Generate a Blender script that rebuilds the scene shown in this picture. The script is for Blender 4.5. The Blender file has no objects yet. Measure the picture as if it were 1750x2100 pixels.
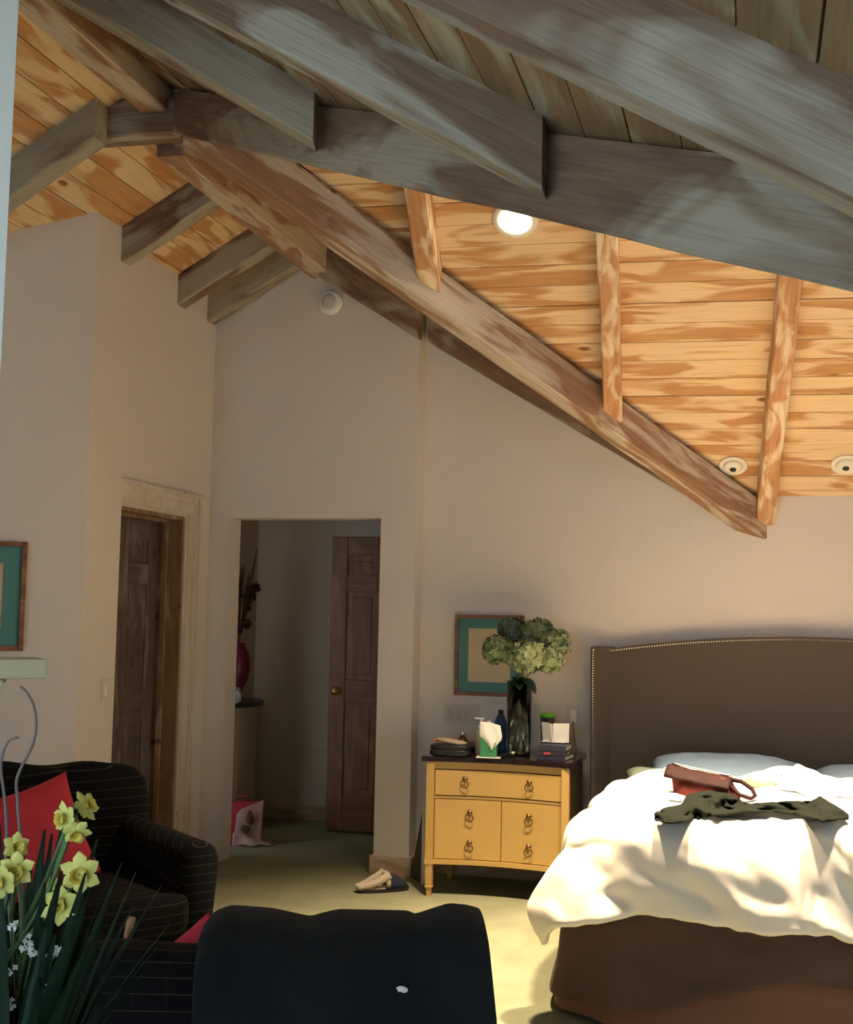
import bpy, bmesh, math, random
from math import radians as R, pi, sin, cos, sqrt, atan
from mathutils import Vector, Matrix, noise
random.seed(7)
C = bpy.context.scene.collection
SC = bpy.context.scene

# ------------------------------------------------------------------ camera
pitch = atan(207/2500); roll = atan(.02); th = R(15)
fw = Vector((-sin(th)*cos(pitch), cos(th)*cos(pitch), sin(pitch)))
r0 = Vector((cos(th), sin(th), 0)); u0 = r0.cross(fw)
rt = r0*cos(roll)+u0*sin(roll); up = u0*cos(roll)-r0*sin(roll)
cam = bpy.data.cameras.new('camera'); co = bpy.data.objects.new('camera', cam); C.objects.link(co)
M = Matrix((rt, up, -fw)).transposed().to_4x4(); M.translation = (0, 0, 1.5)
co.matrix_world = M
cam.sensor_fit = 'HORIZONTAL'; cam.sensor_width = 36; cam.lens = 36*2500/1750; cam.clip_start = .02
SC.camera = co

# ------------------------------------------------------------------ world, light, exposure
SC.view_settings.view_transform = 'Standard'; SC.view_settings.look = 'None'
SC.view_settings.gamma = 1; SC.view_settings.use_curve_mapping = False
SC.view_settings.exposure = 1.15
w = bpy.data.worlds.new('sky'); SC.world = w; w.use_nodes = True
bg = w.node_tree.nodes['Background']; bg.inputs[0].default_value = (.68, .82, 1, 1); bg.inputs[1].default_value = 2.75
WARM = (1, .77, .50)
def portal(loc, rot, sx, sy):
    l = bpy.data.lights.new('window_daylight', 'AREA'); l.shape = 'RECTANGLE'; l.size = sx; l.size_y = sy
    l.cycles.is_portal = True
    o = bpy.data.objects.new('window_daylight', l); C.objects.link(o); o.location = loc; o.rotation_euler = rot

# ------------------------------------------------------------------ helpers
def link(name, bm, mat, parent=None, loc=None, smooth=False, mw=None):
    me = bpy.data.meshes.new(name)
    bmesh.ops.recalc_face_normals(bm, faces=bm.faces)
    bm.to_mesh(me); bm.free()
    if smooth:
        for p in me.polygons: p.use_smooth = True
    for m in (mat if isinstance(mat, (list, tuple)) else [mat]): me.materials.append(m)
    o = bpy.data.objects.new(name, me); C.objects.link(o)
    if mw is not None: o.matrix_world = mw
    elif loc: o.location = loc
    if parent:
        o.parent = parent
    return o
def tag(o, label=None, cat=None, group=None, kind=None):
    if label: o['label'] = label
    if cat: o['category'] = cat
    if group: o['group'] = group
    if kind: o['kind'] = kind
    return o
def thing(name, label, cat, loc=(0, 0, 0), rz=0, group=None):
    o = bpy.data.objects.new(name, None); C.objects.link(o); o.location = loc; o.rotation_euler = (0, 0, rz)
    o.empty_display_size = .1
    return tag(o, label, cat, group)
def copy_tree(o, parent=None):
    c = o.copy(); C.objects.link(c)
    if parent: c.parent = parent
    for ch in list(o.children): copy_tree(ch, c)
    return c
def box(bm, c, s, bev=0, seg=2, rot=None, mi=0):
    g = bmesh.ops.create_cube(bm, size=1)['verts']
    T = Matrix.Translation(c) @ (rot.to_4x4() if rot else Matrix()) @ Matrix.Diagonal((*s, 1))
    bmesh.ops.transform(bm, matrix=T, verts=g)
    if bev:
        e = list({e for v in g for e in v.link_edges})
        r = bmesh.ops.bevel(bm, geom=e, offset=bev, segments=seg, affect='EDGES', profile=.6)
    return bm
def B(c, s, bev=0, seg=2, rot=None):
    return box(bmesh.new(), c, s, bev, seg, rot)
def mm(x0, x1, y0, y1, z0, z1, bm=None, bev=0):
    return box(bm or bmesh.new(), ((x0+x1)/2, (y0+y1)/2, (z0+z1)/2), (x1-x0, y1-y0, z1-z0), bev)
def lathe(prof, n=24, bm=None, loc=(0, 0, 0)):
    bm = bm or bmesh.new(); rings = []
    for r, z in prof:
        rings.append([bm.verts.new((loc[0]+max(r, 1e-4)*cos(2*pi*i/n), loc[1]+max(r, 1e-4)*sin(2*pi*i/n), loc[2]+z)) for i in range(n)])
    for a, b in zip(rings, rings[1:]):
        for i in range(n): bm.faces.new((a[i], a[(i+1) % n], b[(i+1) % n], b[i]))
    if prof[0][0] > 0: bm.faces.new(rings[0][::-1])
    if prof[-1][0] > 0: bm.faces.new(rings[-1])
    return bm
def tube(pts, rad, n=8, bm=None, closed=False):
    bm = bm or bmesh.new(); pts = [Vector(p) for p in pts]; rings = []; N = len(pts)
    prev = None
    for i, p in enumerate(pts):
        a = pts[(i-1) % N] if (closed or i) else p; b = pts[(i+1) % N] if (closed or i < N-1) else p
        t = (b-a).normalized()
        s = t.cross(prev.cross(t)) if prev else (t.cross((0, 0, 1)) if abs(t.z) < .9 else t.cross((1, 0, 0)))
        if prev: s = prev - t*prev.dot(t)
        s.normalize(); prev = s; q = t.cross(s)
        r = rad(i/(N-1)) if callable(rad) else rad
        rings.append([bm.verts.new(p+(s*cos(2*pi*k/n)+q*sin(2*pi*k/n))*r) for k in range(n)])
    for i in range(N if closed else N-1):
        a, b = rings[i], rings[(i+1) % N]
        for k in range(n): bm.faces.new((a[k], a[(k+1) % n], b[(k+1) % n], b[k]))
    if not closed:
        bm.faces.new(rings[0][::-1]); bm.faces.new(rings[-1])
    return bm
def ring(c, r, t, axis='Y', n=20):
    pts = []
    for i in range(n):
        a = 2*pi*i/n
        pts.append(Vector(c)+(Vector((cos(a), 0, sin(a))) if axis == 'Y' else Vector((cos(a), sin(a), 0)))*r)
    return tube(pts, t, 6, closed=True)
def grid(nx, ny, f, thick=0):
    bm = bmesh.new(); V = [[bm.verts.new(f(i/nx, j/ny)) for j in range(ny+1)] for i in range(nx+1)]
    for i in range(nx):
        for j in range(ny): bm.faces.new((V[i][j], V[i+1][j], V[i+1][j+1], V[i][j+1]))
    if thick:
        bmesh.ops.recalc_face_normals(bm, faces=bm.faces)
        bmesh.ops.solidify(bm, geom=bm.faces[:], thickness=thick)
    return bm
def loft(secs, cap=True):
    bm = bmesh.new(); rs = [[bm.verts.new(p) for p in s] for s in secs]; n = len(secs[0])
    for a, b in zip(rs, rs[1:]):
        for k in range(n): bm.faces.new((a[k], a[(k+1) % n], b[(k+1) % n], b[k]))
    if cap: bm.faces.new(rs[0][::-1]); bm.faces.new(rs[-1])
    return bm
def blob(c, s, sub=3, amp=0, fr=3, bm=None, seed=0, p=1):
    bm = bm or bmesh.new(); g = bmesh.ops.create_icosphere(bm, subdivisions=sub, radius=1)['verts']
    for v in g:
        d = v.co.copy()
        if p != 1: d = Vector([math.copysign(abs(x)**p, x) for x in d])
        d *= 1+amp*noise.noise(v.co*fr+Vector((seed, seed, 0)))
        v.co = Vector(c)+Vector((d.x*s[0], d.y*s[1], d.z*s[2]))
    return bm
def fbm(x, y, z=0, o=4): return noise.fractal(Vector((x, y, z)), 1, 2, o)

# ------------------------------------------------------------------ materials
def nodes(name):
    m = bpy.data.materials.new(name); m.use_nodes = True; nt = m.node_tree
    return m, nt, nt.nodes['Principled BSDF']
def mat(name, col, rough=.6, metal=0, bump=0, bscale=60, var=0, vscale=6, sheen=0, trans=0, ior=1.45, emit=0, ecol=None, spec=None, coat=0):
    m, nt, p = nodes(name); N = nt.nodes; L = nt.links
    p.inputs['Base Color'].default_value = (*col, 1); p.inputs['Roughness'].default_value = rough; p.inputs['Metallic'].default_value = metal
    p.inputs['Transmission Weight'].default_value = trans; p.inputs['IOR'].default_value = ior
    if spec is not None: p.inputs['Specular IOR Level'].default_value = spec
    if coat: p.inputs['Coat Weight'].default_value = coat
    if sheen: p.inputs['Sheen Weight'].default_value = sheen; p.inputs['Sheen Tint'].default_value = (*col, 1)
    if emit: p.inputs['Emission Color'].default_value = (*(ecol or col), 1); p.inputs['Emission Strength'].default_value = emit
    if bump or var: tc = N.new('ShaderNodeTexCoord')
    if bump:
        n = N.new('ShaderNodeTexNoise'); n.inputs['Scale'].default_value = bscale; n.inputs['Detail'].default_value = 4
        b = N.new('ShaderNodeBump'); b.inputs['Strength'].default_value = bump; b.inputs['Distance'].default_value = .01
        L.new(tc.outputs['Object'], n.inputs['Vector']); L.new(n.outputs['Fac'], b.inputs['Height']); L.new(b.outputs['Normal'], p.inputs['Normal'])
    if var:
        n = N.new('ShaderNodeTexNoise'); n.inputs['Scale'].default_value = vscale; n.inputs['Detail'].default_value = 3
        mx = N.new('ShaderNodeMix'); mx.data_type = 'RGBA'
        mx.inputs[6].default_value = (*[c*(1-var) for c in col], 1); mx.inputs[7].default_value = (*[min(1, c*(1+var)) for c in col], 1)
        L.new(tc.outputs['Object'], n.inputs['Vector']); L.new(n.outputs['Fac'], mx.inputs[0]); L.new(mx.outputs[2], p.inputs['Base Color'])
    return m
def ramp(nt, src, stops):
    r = nt.nodes.new('ShaderNodeValToRGB'); r.color_ramp.interpolation = 'LINEAR'
    while len(r.color_ramp.elements) < len(stops): r.color_ramp.elements.new(.5)
    for e, (pos, c) in zip(r.color_ramp.elements, stops): e.position = pos; e.color = (*c, 1) if len(c) == 3 else c
    nt.links.new(src, r.inputs['Fac']); return r.outputs['Color']
def woodmat(name, dark, light, white, wl, wh, gs=(1.2, 9, 9), bs=(1.6, 6, 6), rough=.75, bump=.35, grain=.5, bdet=4, bdist=1.2):
    """stripped pine: grain along local X, irregular patches of old whitewash"""
    m, nt, p = nodes(name); N = nt.nodes; L = nt.links
    tc = N.new('ShaderNodeTexCoord'); oi = N.new('ShaderNodeObjectInfo')
    vm = N.new('ShaderNodeVectorMath'); vm.operation = 'SCALE'; vm.inputs[0].default_value = (37, 91, 53); L.new(oi.outputs['Random'], vm.inputs['Scale'])
    ad = N.new('ShaderNodeVectorMath'); ad.operation = 'ADD'; L.new(tc.outputs['Object'], ad.inputs[0]); L.new(vm.outputs[0], ad.inputs[1])
    def nz(sc, scale, det=5, dist=0):
        mp = N.new('ShaderNodeMapping'); mp.inputs['Scale'].default_value = sc; L.new(ad.outputs[0], mp.inputs['Vector'])
        n = N.new('ShaderNodeTexNoise'); n.inputs['Scale'].default_value = scale; n.inputs['Detail'].default_value = det; n.inputs['Distortion'].default_value = dist
        L.new(mp.outputs[0], n.inputs['Vector']); return n.outputs['Fac']
    g = ramp(nt, nz(gs, 3, 6, .6), [(.3, dark), (.7, light)])
    f = nz(tuple(v*(.8 if v < 3 else 4) for v in gs), 4, 4, .3)
    blot = ramp(nt, nz(bs, 1.3, bdet, bdist), [(wl, (0, 0, 0)), (wh, (1, 1, 1))])
    # knots
    mp = N.new('ShaderNodeMapping'); mp.inputs['Scale'].default_value = (1, 2.2, 2.2); L.new(ad.outputs[0], mp.inputs['Vector'])
    vo = N.new('ShaderNodeTexVoronoi'); vo.inputs['Scale'].default_value = 2.2; L.new(mp.outputs[0], vo.inputs['Vector'])
    kn = ramp(nt, vo.outputs['Distance'], [(.05, (.35, .22, .13)), (.1, (1, 1, 1))])
    mx = N.new('ShaderNodeMix'); mx.data_type = 'RGBA'; L.new(blot, mx.inputs[0]); L.new(g, mx.inputs[6]); mx.inputs[7].default_value = (*white, 1)
    mu = N.new('ShaderNodeMix'); mu.data_type = 'RGBA'; mu.blend_type = 'MULTIPLY'; mu.inputs[0].default_value = 1; L.new(mx.outputs[2], mu.inputs[6]); L.new(kn, mu.inputs[7])
    fr = ramp(nt, f, [(.35, (1-grain,)*3), (.55, (1, 1, 1))])
    m2 = N.new('ShaderNodeMix'); m2.data_type = 'RGBA'; m2.blend_type = 'MULTIPLY'; m2.inputs[0].default_value = .8; L.new(mu.outputs[2], m2.inputs[6]); L.new(fr, m2.inputs[7])
    L.new(m2.outputs[2], p.inputs['Base Color']); p.inputs['Roughness'].default_value = rough
    b = N.new('ShaderNodeBump'); b.inputs['Strength'].default_value = bump; b.inputs['Distance'].default_value = .006
    L.new(f, b.inputs['Height']); L.new(b.outputs['Normal'], p.inputs['Normal'])
    return m
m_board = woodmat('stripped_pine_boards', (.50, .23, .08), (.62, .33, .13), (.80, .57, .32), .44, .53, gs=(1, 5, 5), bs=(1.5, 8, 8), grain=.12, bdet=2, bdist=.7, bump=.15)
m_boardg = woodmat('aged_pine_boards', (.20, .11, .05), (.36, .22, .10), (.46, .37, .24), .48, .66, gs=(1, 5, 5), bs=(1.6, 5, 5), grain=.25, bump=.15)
m_beam = woodmat('whitewashed_beam', (.15, .085, .05), (.24, .155, .095), (.40, .35, .26), .46, .57, bs=(1.3, 4, 4), grain=.25, bdet=3, bdist=.8)
m_beamw = woodmat('warm_whitewashed_beam', (.28, .14, .075), (.40, .23, .13), (.58, .48, .37), .46, .56, bs=(1.4, 7, 7), grain=.3, bdet=3, bdist=.8)
m_rafter = woodmat('stripped_rafter', (.45, .19, .07), (.62, .33, .15), (.80, .62, .40), .46, .6, bs=(2.5, 8, 8), grain=.2)
m_deck = mat('roof_deck', (.06, .035, .02), .9)
m_wall = mat('cream_wall_paint', (.70, .635, .57), .85, bump=.12, bscale=180, var=.015)
def carpetmat():
    m, nt, p = nodes('loop_carpet'); N = nt.nodes; L = nt.links
    tc = N.new('ShaderNodeTexCoord'); mp = N.new('ShaderNodeMapping'); L.new(tc.outputs['Object'], mp.inputs['Vector']); mp.inputs['Rotation'].default_value = (0, 0, R(12))
    n = N.new('ShaderNodeTexNoise'); n.inputs['Scale'].default_value = 3; n.inputs['Detail'].default_value = 5; L.new(mp.outputs[0], n.inputs['Vector'])
    c = ramp(nt, n.outputs['Fac'], [(.3, (.30, .31, .19)), (.7, (.38, .385, .25))])
    wv = N.new('ShaderNodeTexWave'); wv.inputs['Scale'].default_value = 24; wv.inputs['Distortion'].default_value = 1.2; wv.inputs['Detail'].default_value = 2; L.new(mp.outputs[0], wv.inputs['Vector'])
    w2 = N.new('ShaderNodeTexWave'); w2.bands_direction = 'Y'; w2.inputs['Scale'].default_value = 30; w2.inputs['Distortion'].default_value = 1; L.new(mp.outputs[0], w2.inputs['Vector'])
    mu = N.new('ShaderNodeMath'); mu.operation = 'MULTIPLY'; L.new(wv.outputs['Fac'], mu.inputs[0]); L.new(w2.outputs['Fac'], mu.inputs[1])
    fr = ramp(nt, mu.outputs[0], [(0, (.82, .82, .82)), (.6, (1, 1, 1))])
    mx = N.new('ShaderNodeMix'); mx.data_type = 'RGBA'; mx.blend_type = 'MULTIPLY'; mx.inputs[0].default_value = 1; L.new(c, mx.inputs[6]); L.new(fr, mx.inputs[7])
    L.new(mx.outputs[2], p.inputs['Base Color']); p.inputs['Roughness'].default_value = .95; p.inputs['Specular IOR Level'].default_value = .1
    b = N.new('ShaderNodeBump'); b.inputs['Strength'].default_value = .6; b.inputs['Distance'].default_value = .006; L.new(mu.outputs[0], b.inputs['Height']); L.new(b.outputs['Normal'], p.inputs['Normal'])
    return m
m_carpet = carpetmat()
m_doorwood = woodmat('brown_stained_door', (.15, .055, .018), (.24, .10, .035), (.32, .15, .06), .5, .75, gs=(1, 7, 7), rough=.45, bump=.15, grain=.3)
m_greydoor = woodmat('grey_washed_door', (.10, .065, .05), (.16, .11, .09), (.24, .20, .18), .5, .7, gs=(1, 7, 7), rough=.6, grain=.3)
m_casing = woodmat('pickled_casing', (.58, .48, .37), (.64, .54, .43), (.70, .63, .54), .35, .65, rough=.6, grain=.06)
m_jamb = woodmat('brown_jamb', (.22, .12, .06), (.34, .21, .12), (.50, .40, .30), .5, .7, rough=.6, grain=.2)
m_casing_v = woodmat('pickled_casing_upright', (.58, .48, .37), (.64, .54, .43), (.70, .63, .54), .35, .65, gs=(9, 9, 1.2), bs=(6, 6, 1.6), rough=.6, grain=.06)
m_jamb_v = woodmat('brown_jamb_upright', (.22, .12, .06), (.34, .21, .12), (.50, .40, .30), .5, .7, gs=(9, 9, 1.2), bs=(6, 6, 1.6), rough=.6, grain=.2)
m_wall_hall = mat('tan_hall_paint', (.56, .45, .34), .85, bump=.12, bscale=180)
m_basebd = woodmat('pickled_baseboard', (.34, .22, .12), (.48, .34, .20), (.58, .46, .32), .45, .65, rough=.6, grain=.2)
m_brass = mat('brass', (.75, .52, .22), .3, 1)
m_white = mat('white_plastic', (.82, .80, .75), .4)

# ------------------------------------------------------------------ setting
def struct(name, bm, m, parent=None, **k):
    o = link(name, bm, m, parent, **k)
    if not parent: o['kind'] = 'structure'
    return o
struct('floor', mm(-5.6, 3.0, -1.5, 9.4, -.1, 0), m_carpet)
def s2z(x): return 3.83-.65*(x+2.525)
def s3z(x): return 3.83-.59*(-2.525-x)
def s4z(x): return 3.83-.593*(x+2.525)
def s1z(y): return 2.18+.65*(7-y)
def prism(poly, axis, a, b):   # poly in (u,z); extrude along axis from a to b
    bm = bmesh.new()
    f = {'Y': lambda p, t: (p[0], t, p[1]), 'X': lambda p, t: (t, p[0], p[1]), 'Z': lambda p, t: (p[0], p[1], t)}[axis]
    A = [bm.verts.new(f(p, a)) for p in poly]; Bv = [bm.verts.new(f(p, b)) for p in poly]
    bm.faces.new(A); bm.faces.new(Bv[::-1])
    for i in range(len(poly)):
        j = (i+1) % len(poly); bm.faces.new((A[i], A[j], Bv[j], Bv[i]))
    return bm
# wall A behind the bed
struct('wall_back', prism([(-1.95, 0), (2.75, 0), (2.75, 2.2), (.013, 2.2), (-1.95, s2z(-1.95)+.02)], 'Y', 7.0, 7.15), m_wall)
# wall B with the passage opening
pb = [(-3.4, 0), (-3.075, 0), (-3.075, 2.05), (-2.112, 2.05), (-2.112, 0), (-1.9, 0), (-1.9, s2z(-1.9)+.02), (-2.525, 3.85), (-3.4, s3z(-3.4)+.02)]
struct('wall_passage', prism(pb, 'Y', 6.85, 6.999), m_wall)
# wall C with the left door
pc = [(5.66, 0), (5.66, 2.035), (6.51, 2.035), (6.51, 0), (6.849, 0), (6.849, 3.47), (5.6, 3.47), (5.6, 0)]
struct('wall_left', prism(pc, 'X', -3.40, -3.21), m_wall)
struct('wall_pier', prism([(-3.4, 5.30), (-3.165, 5.30), (-3.15, 5.315), (-3.15, 5.66), (-3.4, 5.66)], 'Z', 0, 3.46), m_wall)
# diagonal wall with the left picture
def diag(t, d, z): return Vector((-3.15-t/sqrt(2)-d/sqrt(2), 5.31-t/sqrt(2)+d/sqrt(2), z))
bm = bmesh.new()
vs = [bm.verts.new(diag(t, d, z)) for t, zt in ((0.005, s3z(-3.15)), (2.15, s3z(-4.67))) for d in (0, .12) for z in (0, zt+.05)]
for f in ((0, 1, 5, 4), (2, 6, 7, 3), (0, 2, 3, 1), (4, 5, 7, 6), (1, 3, 7, 5), (0, 4, 6, 2)): bm.faces.new([vs[i] for i in f])
struct('wall_diagonal', bm, m_wall)
# walls outside the frame: left, rear with windows, low side wall, bed wing
struct('wall_far_left', mm(-4.75, -4.62, -1.3, 3.95, 0, 2.75), m_wall)
bm = bmesh.new()
mm(-4.75, -3.9, -1.32, -1.2, 0, 3.9, bm); mm(-3.9, .1, -1.32, -1.2, 0, .5, bm); mm(-3.9, .1, -1.32, -1.2, 2.25, 3.9, bm)
mm(.1, .75, -1.32, -1.2, 0, 3.9, bm); mm(-2.0, -1.8, -1.32, -1.2, .5, 2.25, bm)
struct('wall_rear', bm, m_wall)
struct('wall_side', mm(.62, .75, -1.2, 1.65, 0, 2.05), m_wall)
struct('wall_wing_near', mm(.62, 2.85, 1.58, 1.70, 0, 2.1), m_wall)
bm = bmesh.new()
mm(2.7, 2.82, 1.7, 7.0, 0, .85, bm); mm(2.7, 2.82, 1.7, 7.0, 2.0, 3.8, bm); mm(2.7, 2.82, 1.7, 3.0, .85, 2.0, bm); mm(2.7, 2.82, 4.4, 7.0, .85, 2.0, bm)
struct('wall_wing_side', bm, m_wall)
m_glass = mat('window_glass', (.9, .95, .95), .02, trans=1, ior=1.02)
m_sash = mat('window_sash', (.6, .56, .5), .5)
def window(name, x0, x1, z0, z1, y, axis='Y'):
    bm = bmesh.new()
    def m4(a0, a1, c0, c1):
        if axis == 'Y': mm(a0, a1, y-.03, y+.03, c0, c1, bm)
        else: mm(y-.03, y+.03, a0, a1, c0, c1, bm)
    m4(x0, x1, z0, z0+.05); m4(x0, x1, z1-.05, z1); m4(x0, x0+.05, z0, z1); m4(x1-.05, x1, z0, z1); m4((x0+x1)/2-.02, (x0+x1)/2+.02, z0, z1)
    f = struct(name, bm, m_sash)
    g = mm(x0, x1, y-.003, y+.003, z0, z1) if axis == 'Y' else mm(y-.003, y+.003, x0, x1, z0, z1)
    link('pane', g, m_glass, f)
window('window_1', -3.9, -2.0, .5, 2.25, -1.26); window('window_2', -1.8, .1, .5, 2.25, -1.26)
window('window_3', 3.0, 4.4, .85, 2.0, 2.76, 'X')
portal((-2.95, -1.34, 1.37), (R(-90), 0, 0), 1.9, 1.75); portal((-.85, -1.34, 1.37), (R(-90), 0, 0), 1.9, 1.75)
portal((2.85, 3.7, 1.42), (0, R(-90), 0), 1.15, 1.4)
# hallway behind the opening
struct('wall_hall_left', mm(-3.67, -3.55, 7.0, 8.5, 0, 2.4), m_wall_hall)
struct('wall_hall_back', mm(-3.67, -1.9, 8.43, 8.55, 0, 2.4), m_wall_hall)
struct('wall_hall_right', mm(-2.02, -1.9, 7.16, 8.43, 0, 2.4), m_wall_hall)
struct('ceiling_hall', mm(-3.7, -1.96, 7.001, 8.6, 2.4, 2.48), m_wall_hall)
struct('baseboard_hall', mm(-3.55, -2.02, 8.412, 8.43, 0, .10), m_basebd)
# baseboards
bm = bmesh.new(); mm(-2.13, -1.882, 6.832, 6.85, 0, .105, bm); mm(-1.9, -1.882, 6.85, 6.98, 0, .105, bm); mm(-2.13, -2.112, 6.85, 6.999, 0, .105, bm)
struct('baseboard_passage', bm, m_basebd)
struct('baseboard_back', mm(-1.88, 2.7, 6.982, 7.0, 0, .105), m_basebd)
struct('baseboard_left', mm(-3.21, -3.192, 6.69, 6.84, 0, .105), m_basebd)
bm = mm(-4.4, -4.382, -1.2, 3.9, 0, .105)
for v in bm.verts: v.co = diag(*(((0, -.018), (2.1, -.018), (0, 0), (2.1, 0))[(1 if v.co.y > 0 else 0)+(2 if v.co.x < -4.39 else 0)]), v.co.z)
struct('baseboard_diagonal', bm, m_basebd)

# ---- boarded ceilings: every board a part
def clip(poly, y, keep_above):
    out = []
    for i in range(len(poly)):
        a, b = poly[i], poly[(i+1) % len(poly)]
        ia = (a[1] >= y) == keep_above or a[1] == y; ib = (b[1] >= y) == keep_above or b[1] == y
        if ia: out.append(a)
        if ia != ib:
            t = (y-a[1])/(b[1]-a[1]); out.append((a[0]+t*(b[0]-a[0]), y))
    return out
def ceiling(name, verts, along, bw, material):
    """verts: 3D convex polygon on the roof plane; boards run along `along`"""
    vs = [Vector(v) for v in verts]; nrm = (vs[1]-vs[0]).cross(vs[2]-vs[0]).normalized()
    if nrm.z < 0: nrm = -nrm
    ex = Vector(along).normalized(); ex = (ex-nrm*ex.dot(nrm)).normalized(); ey = nrm.cross(ex)
    o0 = vs[0]; pl = [((v-o0).dot(ex), (v-o0).dot(ey)) for v in vs]
    bm = bmesh.new()
    A = [bm.verts.new(v+nrm*.024) for v in vs]; Bt = [bm.verts.new(v+nrm*.12) for v in vs]
    bm.faces.new(A); bm.faces.new(Bt[::-1])
    for i in range(len(vs)): j = (i+1) % len(vs); bm.faces.new((A[i], A[j], Bt[j], Bt[i]))
    root = struct(name, bm, m_deck)
    y = min(p[1] for p in pl); ymax = max(p[1] for p in pl); rr = random.Random(5)
    while y < ymax:
        q = clip(clip(pl, y+.002, True), y+bw-.002, False); xs = [p[0] for p in q]
        if len(q) >= 3:
            cx = (min(xs)+max(xs))/2; cy = y+bw/2; dz = rr.uniform(0, .003)
            b = bmesh.new()
            a1 = [b.verts.new((p[0]-cx, p[1]-cy, dz)) for p in q]; a2 = [b.verts.new((p[0]-cx, p[1]-cy, .022)) for p in q]
            b.faces.new(a1); b.faces.new(a2[::-1])
            for i in range(len(q)): j = (i+1) % len(q); b.faces.new((a1[i], a1[j], a2[j], a2[i]))
            bo = o0+ex*cx+ey*cy
            mw = Matrix((ex, ey, nrm)).transposed().to_4x4(); mw.translation = bo
            link('board', b, material, root, mw=mw)
        y += bw
    return root
XA = -2.525
ceiling('ceiling_bed_slope', [(-2.35, 4.65, s1z(4.65)), (.013, 7.1, 2.18-.065), (2.8, 7.1, 2.115), (2.8, 4.65, s1z(4.65))], (1, .03, 0), .128, m_board)
ceiling('ceiling_right_slope', [(XA, 4.4, 3.83), (XA, 7.1, 3.83), (.05, 7.1, s2z(.05))], (0, 1, 0), .128, m_board)
ceiling('ceiling_left_slope', [(-4.8, -1.3, s3z(-4.8)), (-4.8, 7.1, s3z(-4.8)), (XA, 7.1, 3.83), (XA, -1.3, 3.83)], (0, 1, 0), .128, m_board)
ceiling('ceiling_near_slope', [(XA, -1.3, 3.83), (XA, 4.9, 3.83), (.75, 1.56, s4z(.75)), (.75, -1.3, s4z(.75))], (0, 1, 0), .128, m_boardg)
ceiling('ceiling_wing_slope', [(XA, 4.9, 3.83), (-2.35, 4.65, 3.715), (2.8, 4.65, 3.715), (2.8, 1.56, 1.95), (.75, 1.56, s4z(.75)-.03)], (1, 0, 0), .128, m_board)

# ---- beams: p0, p1 are the middle of the underside
def beam(p0, p1, w, d, label, m, name='rafter', group=None, top=(0, 0, 1), e0=0, e1=0):
    p0, p1 = Vector(p0), Vector(p1); ex = (p1-p0).normalized(); ez = Vector(top); ez = (ez-ex*ez.dot(ex)).normalized(); ey = ez.cross(ex)
    p0 = p0-ex*e0; p1 = p1+ex*e1; L = (p1-p0).length
    bm = bmesh.new(); n = max(2, int(L/.25)); rr = random.Random(len(label)*7+int(w*1000)); secs = []
    for i in range(n+1):
        x = -L/2+L*i/n; j = lambda: rr.uniform(-.0025, .0025); c = .008
        hw = w/2
        secs.append([(x, -hw+c+j(), j()), (x, hw-c+j(), j()), (x, hw+j(), c), (x, hw+j(), d-.002), (x, -hw+j(), d-.002), (x, -hw+j(), c)])
    tn = ex.z/sqrt(1-ex.z**2)
    for k in (0, -1): secs[k] = [(p[0]+p[2]*tn, p[1], p[2]) for p in secs[k]]     # plumb-cut ends
    bm = loft(secs)
    mw = Matrix((ex, ey, ez)).transposed().to_4x4(); mw.translation = (p0+p1)/2
    o = link(name, bm, m, mw=mw)
    return tag(o, label, 'beam', group)
cl = 'roof beams'
# bed slope rafters (uv taken from the photograph)
beam((-1.414, 4.95, 3.35), (-1.47, 5.455, 3.02), .10, .155, 'short warm rafter left of the lit ceiling lamp, landing on the long valley beam', m_rafter, e0=.15, e1=.06)
beam((-.600, 5.10, 3.252), (-.692, 6.27, 2.49), .095, .155, 'middle rafter of the lit boarded slope, ending on the valley beam above the nightstand', m_rafter, e0=.2)
beam((.185, 5.30, 3.122), (.072, 7.03, 2.0), .10, .155, 'full length rafter of the lit slope reaching the wall above the headboard', m_rafter, e0=.2)
beam((1.0, 5.1, 3.23), (.93, 7.02, 1.995), .10, .155, 'rafter over the far side of the bed beyond the two small unlit lamps', m_rafter)
beam((1.80, 5.1, 3.23), (1.75, 7.02, 1.995), .10, .155, 'outermost rafter of the bed wing', m_rafter)
# near slope rafters
def zz(x): return s4z(x)-.165
beam((-2.5, 3.22, zz(-2.5)), (-1.325, 3.50, zz(-1.325)), .10, .155, 'farthest of the three big grey rafters overhead, butting the header beam', m_beam)
beam((-2.5, 2.56, zz(-2.5)), (-.445, 2.625, zz(-.445)), .10, .155, 'middle of the three big grey overhead rafters, cut square on the header beam', m_beam)
beam((-2.5, 1.80, zz(-2.5)), (.62, 1.785, zz(.62)), .10, .155, 'nearest and broadest grey rafter crossing the top right corner', m_beam)
beam((-2.5, .97, zz(-2.5)), (.62, .96, zz(.62)), .10, .155, 'grey rafter directly above the viewer', m_beam)
beam((-2.5, .14, zz(-2.5)), (.62, .13, zz(.62)), .10, .155, 'grey rafter behind the viewer', m_beam)
# valley beams
beam((-2.52, 4.86, 3.632), (.165, 2.115, 2.05), .12, .19, 'long pale grey header beam crossing the room diagonally below the big rafters', m_beam, name='valley_beam', e0=0, e1=.6)
beam((-2.35, 4.64, 3.5), (-.035, 6.975, 1.985), .13, .18, 'long diagonal valley beam running down to the wall above the headboard', m_beamw, name='valley_beam', e1=.12)
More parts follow.
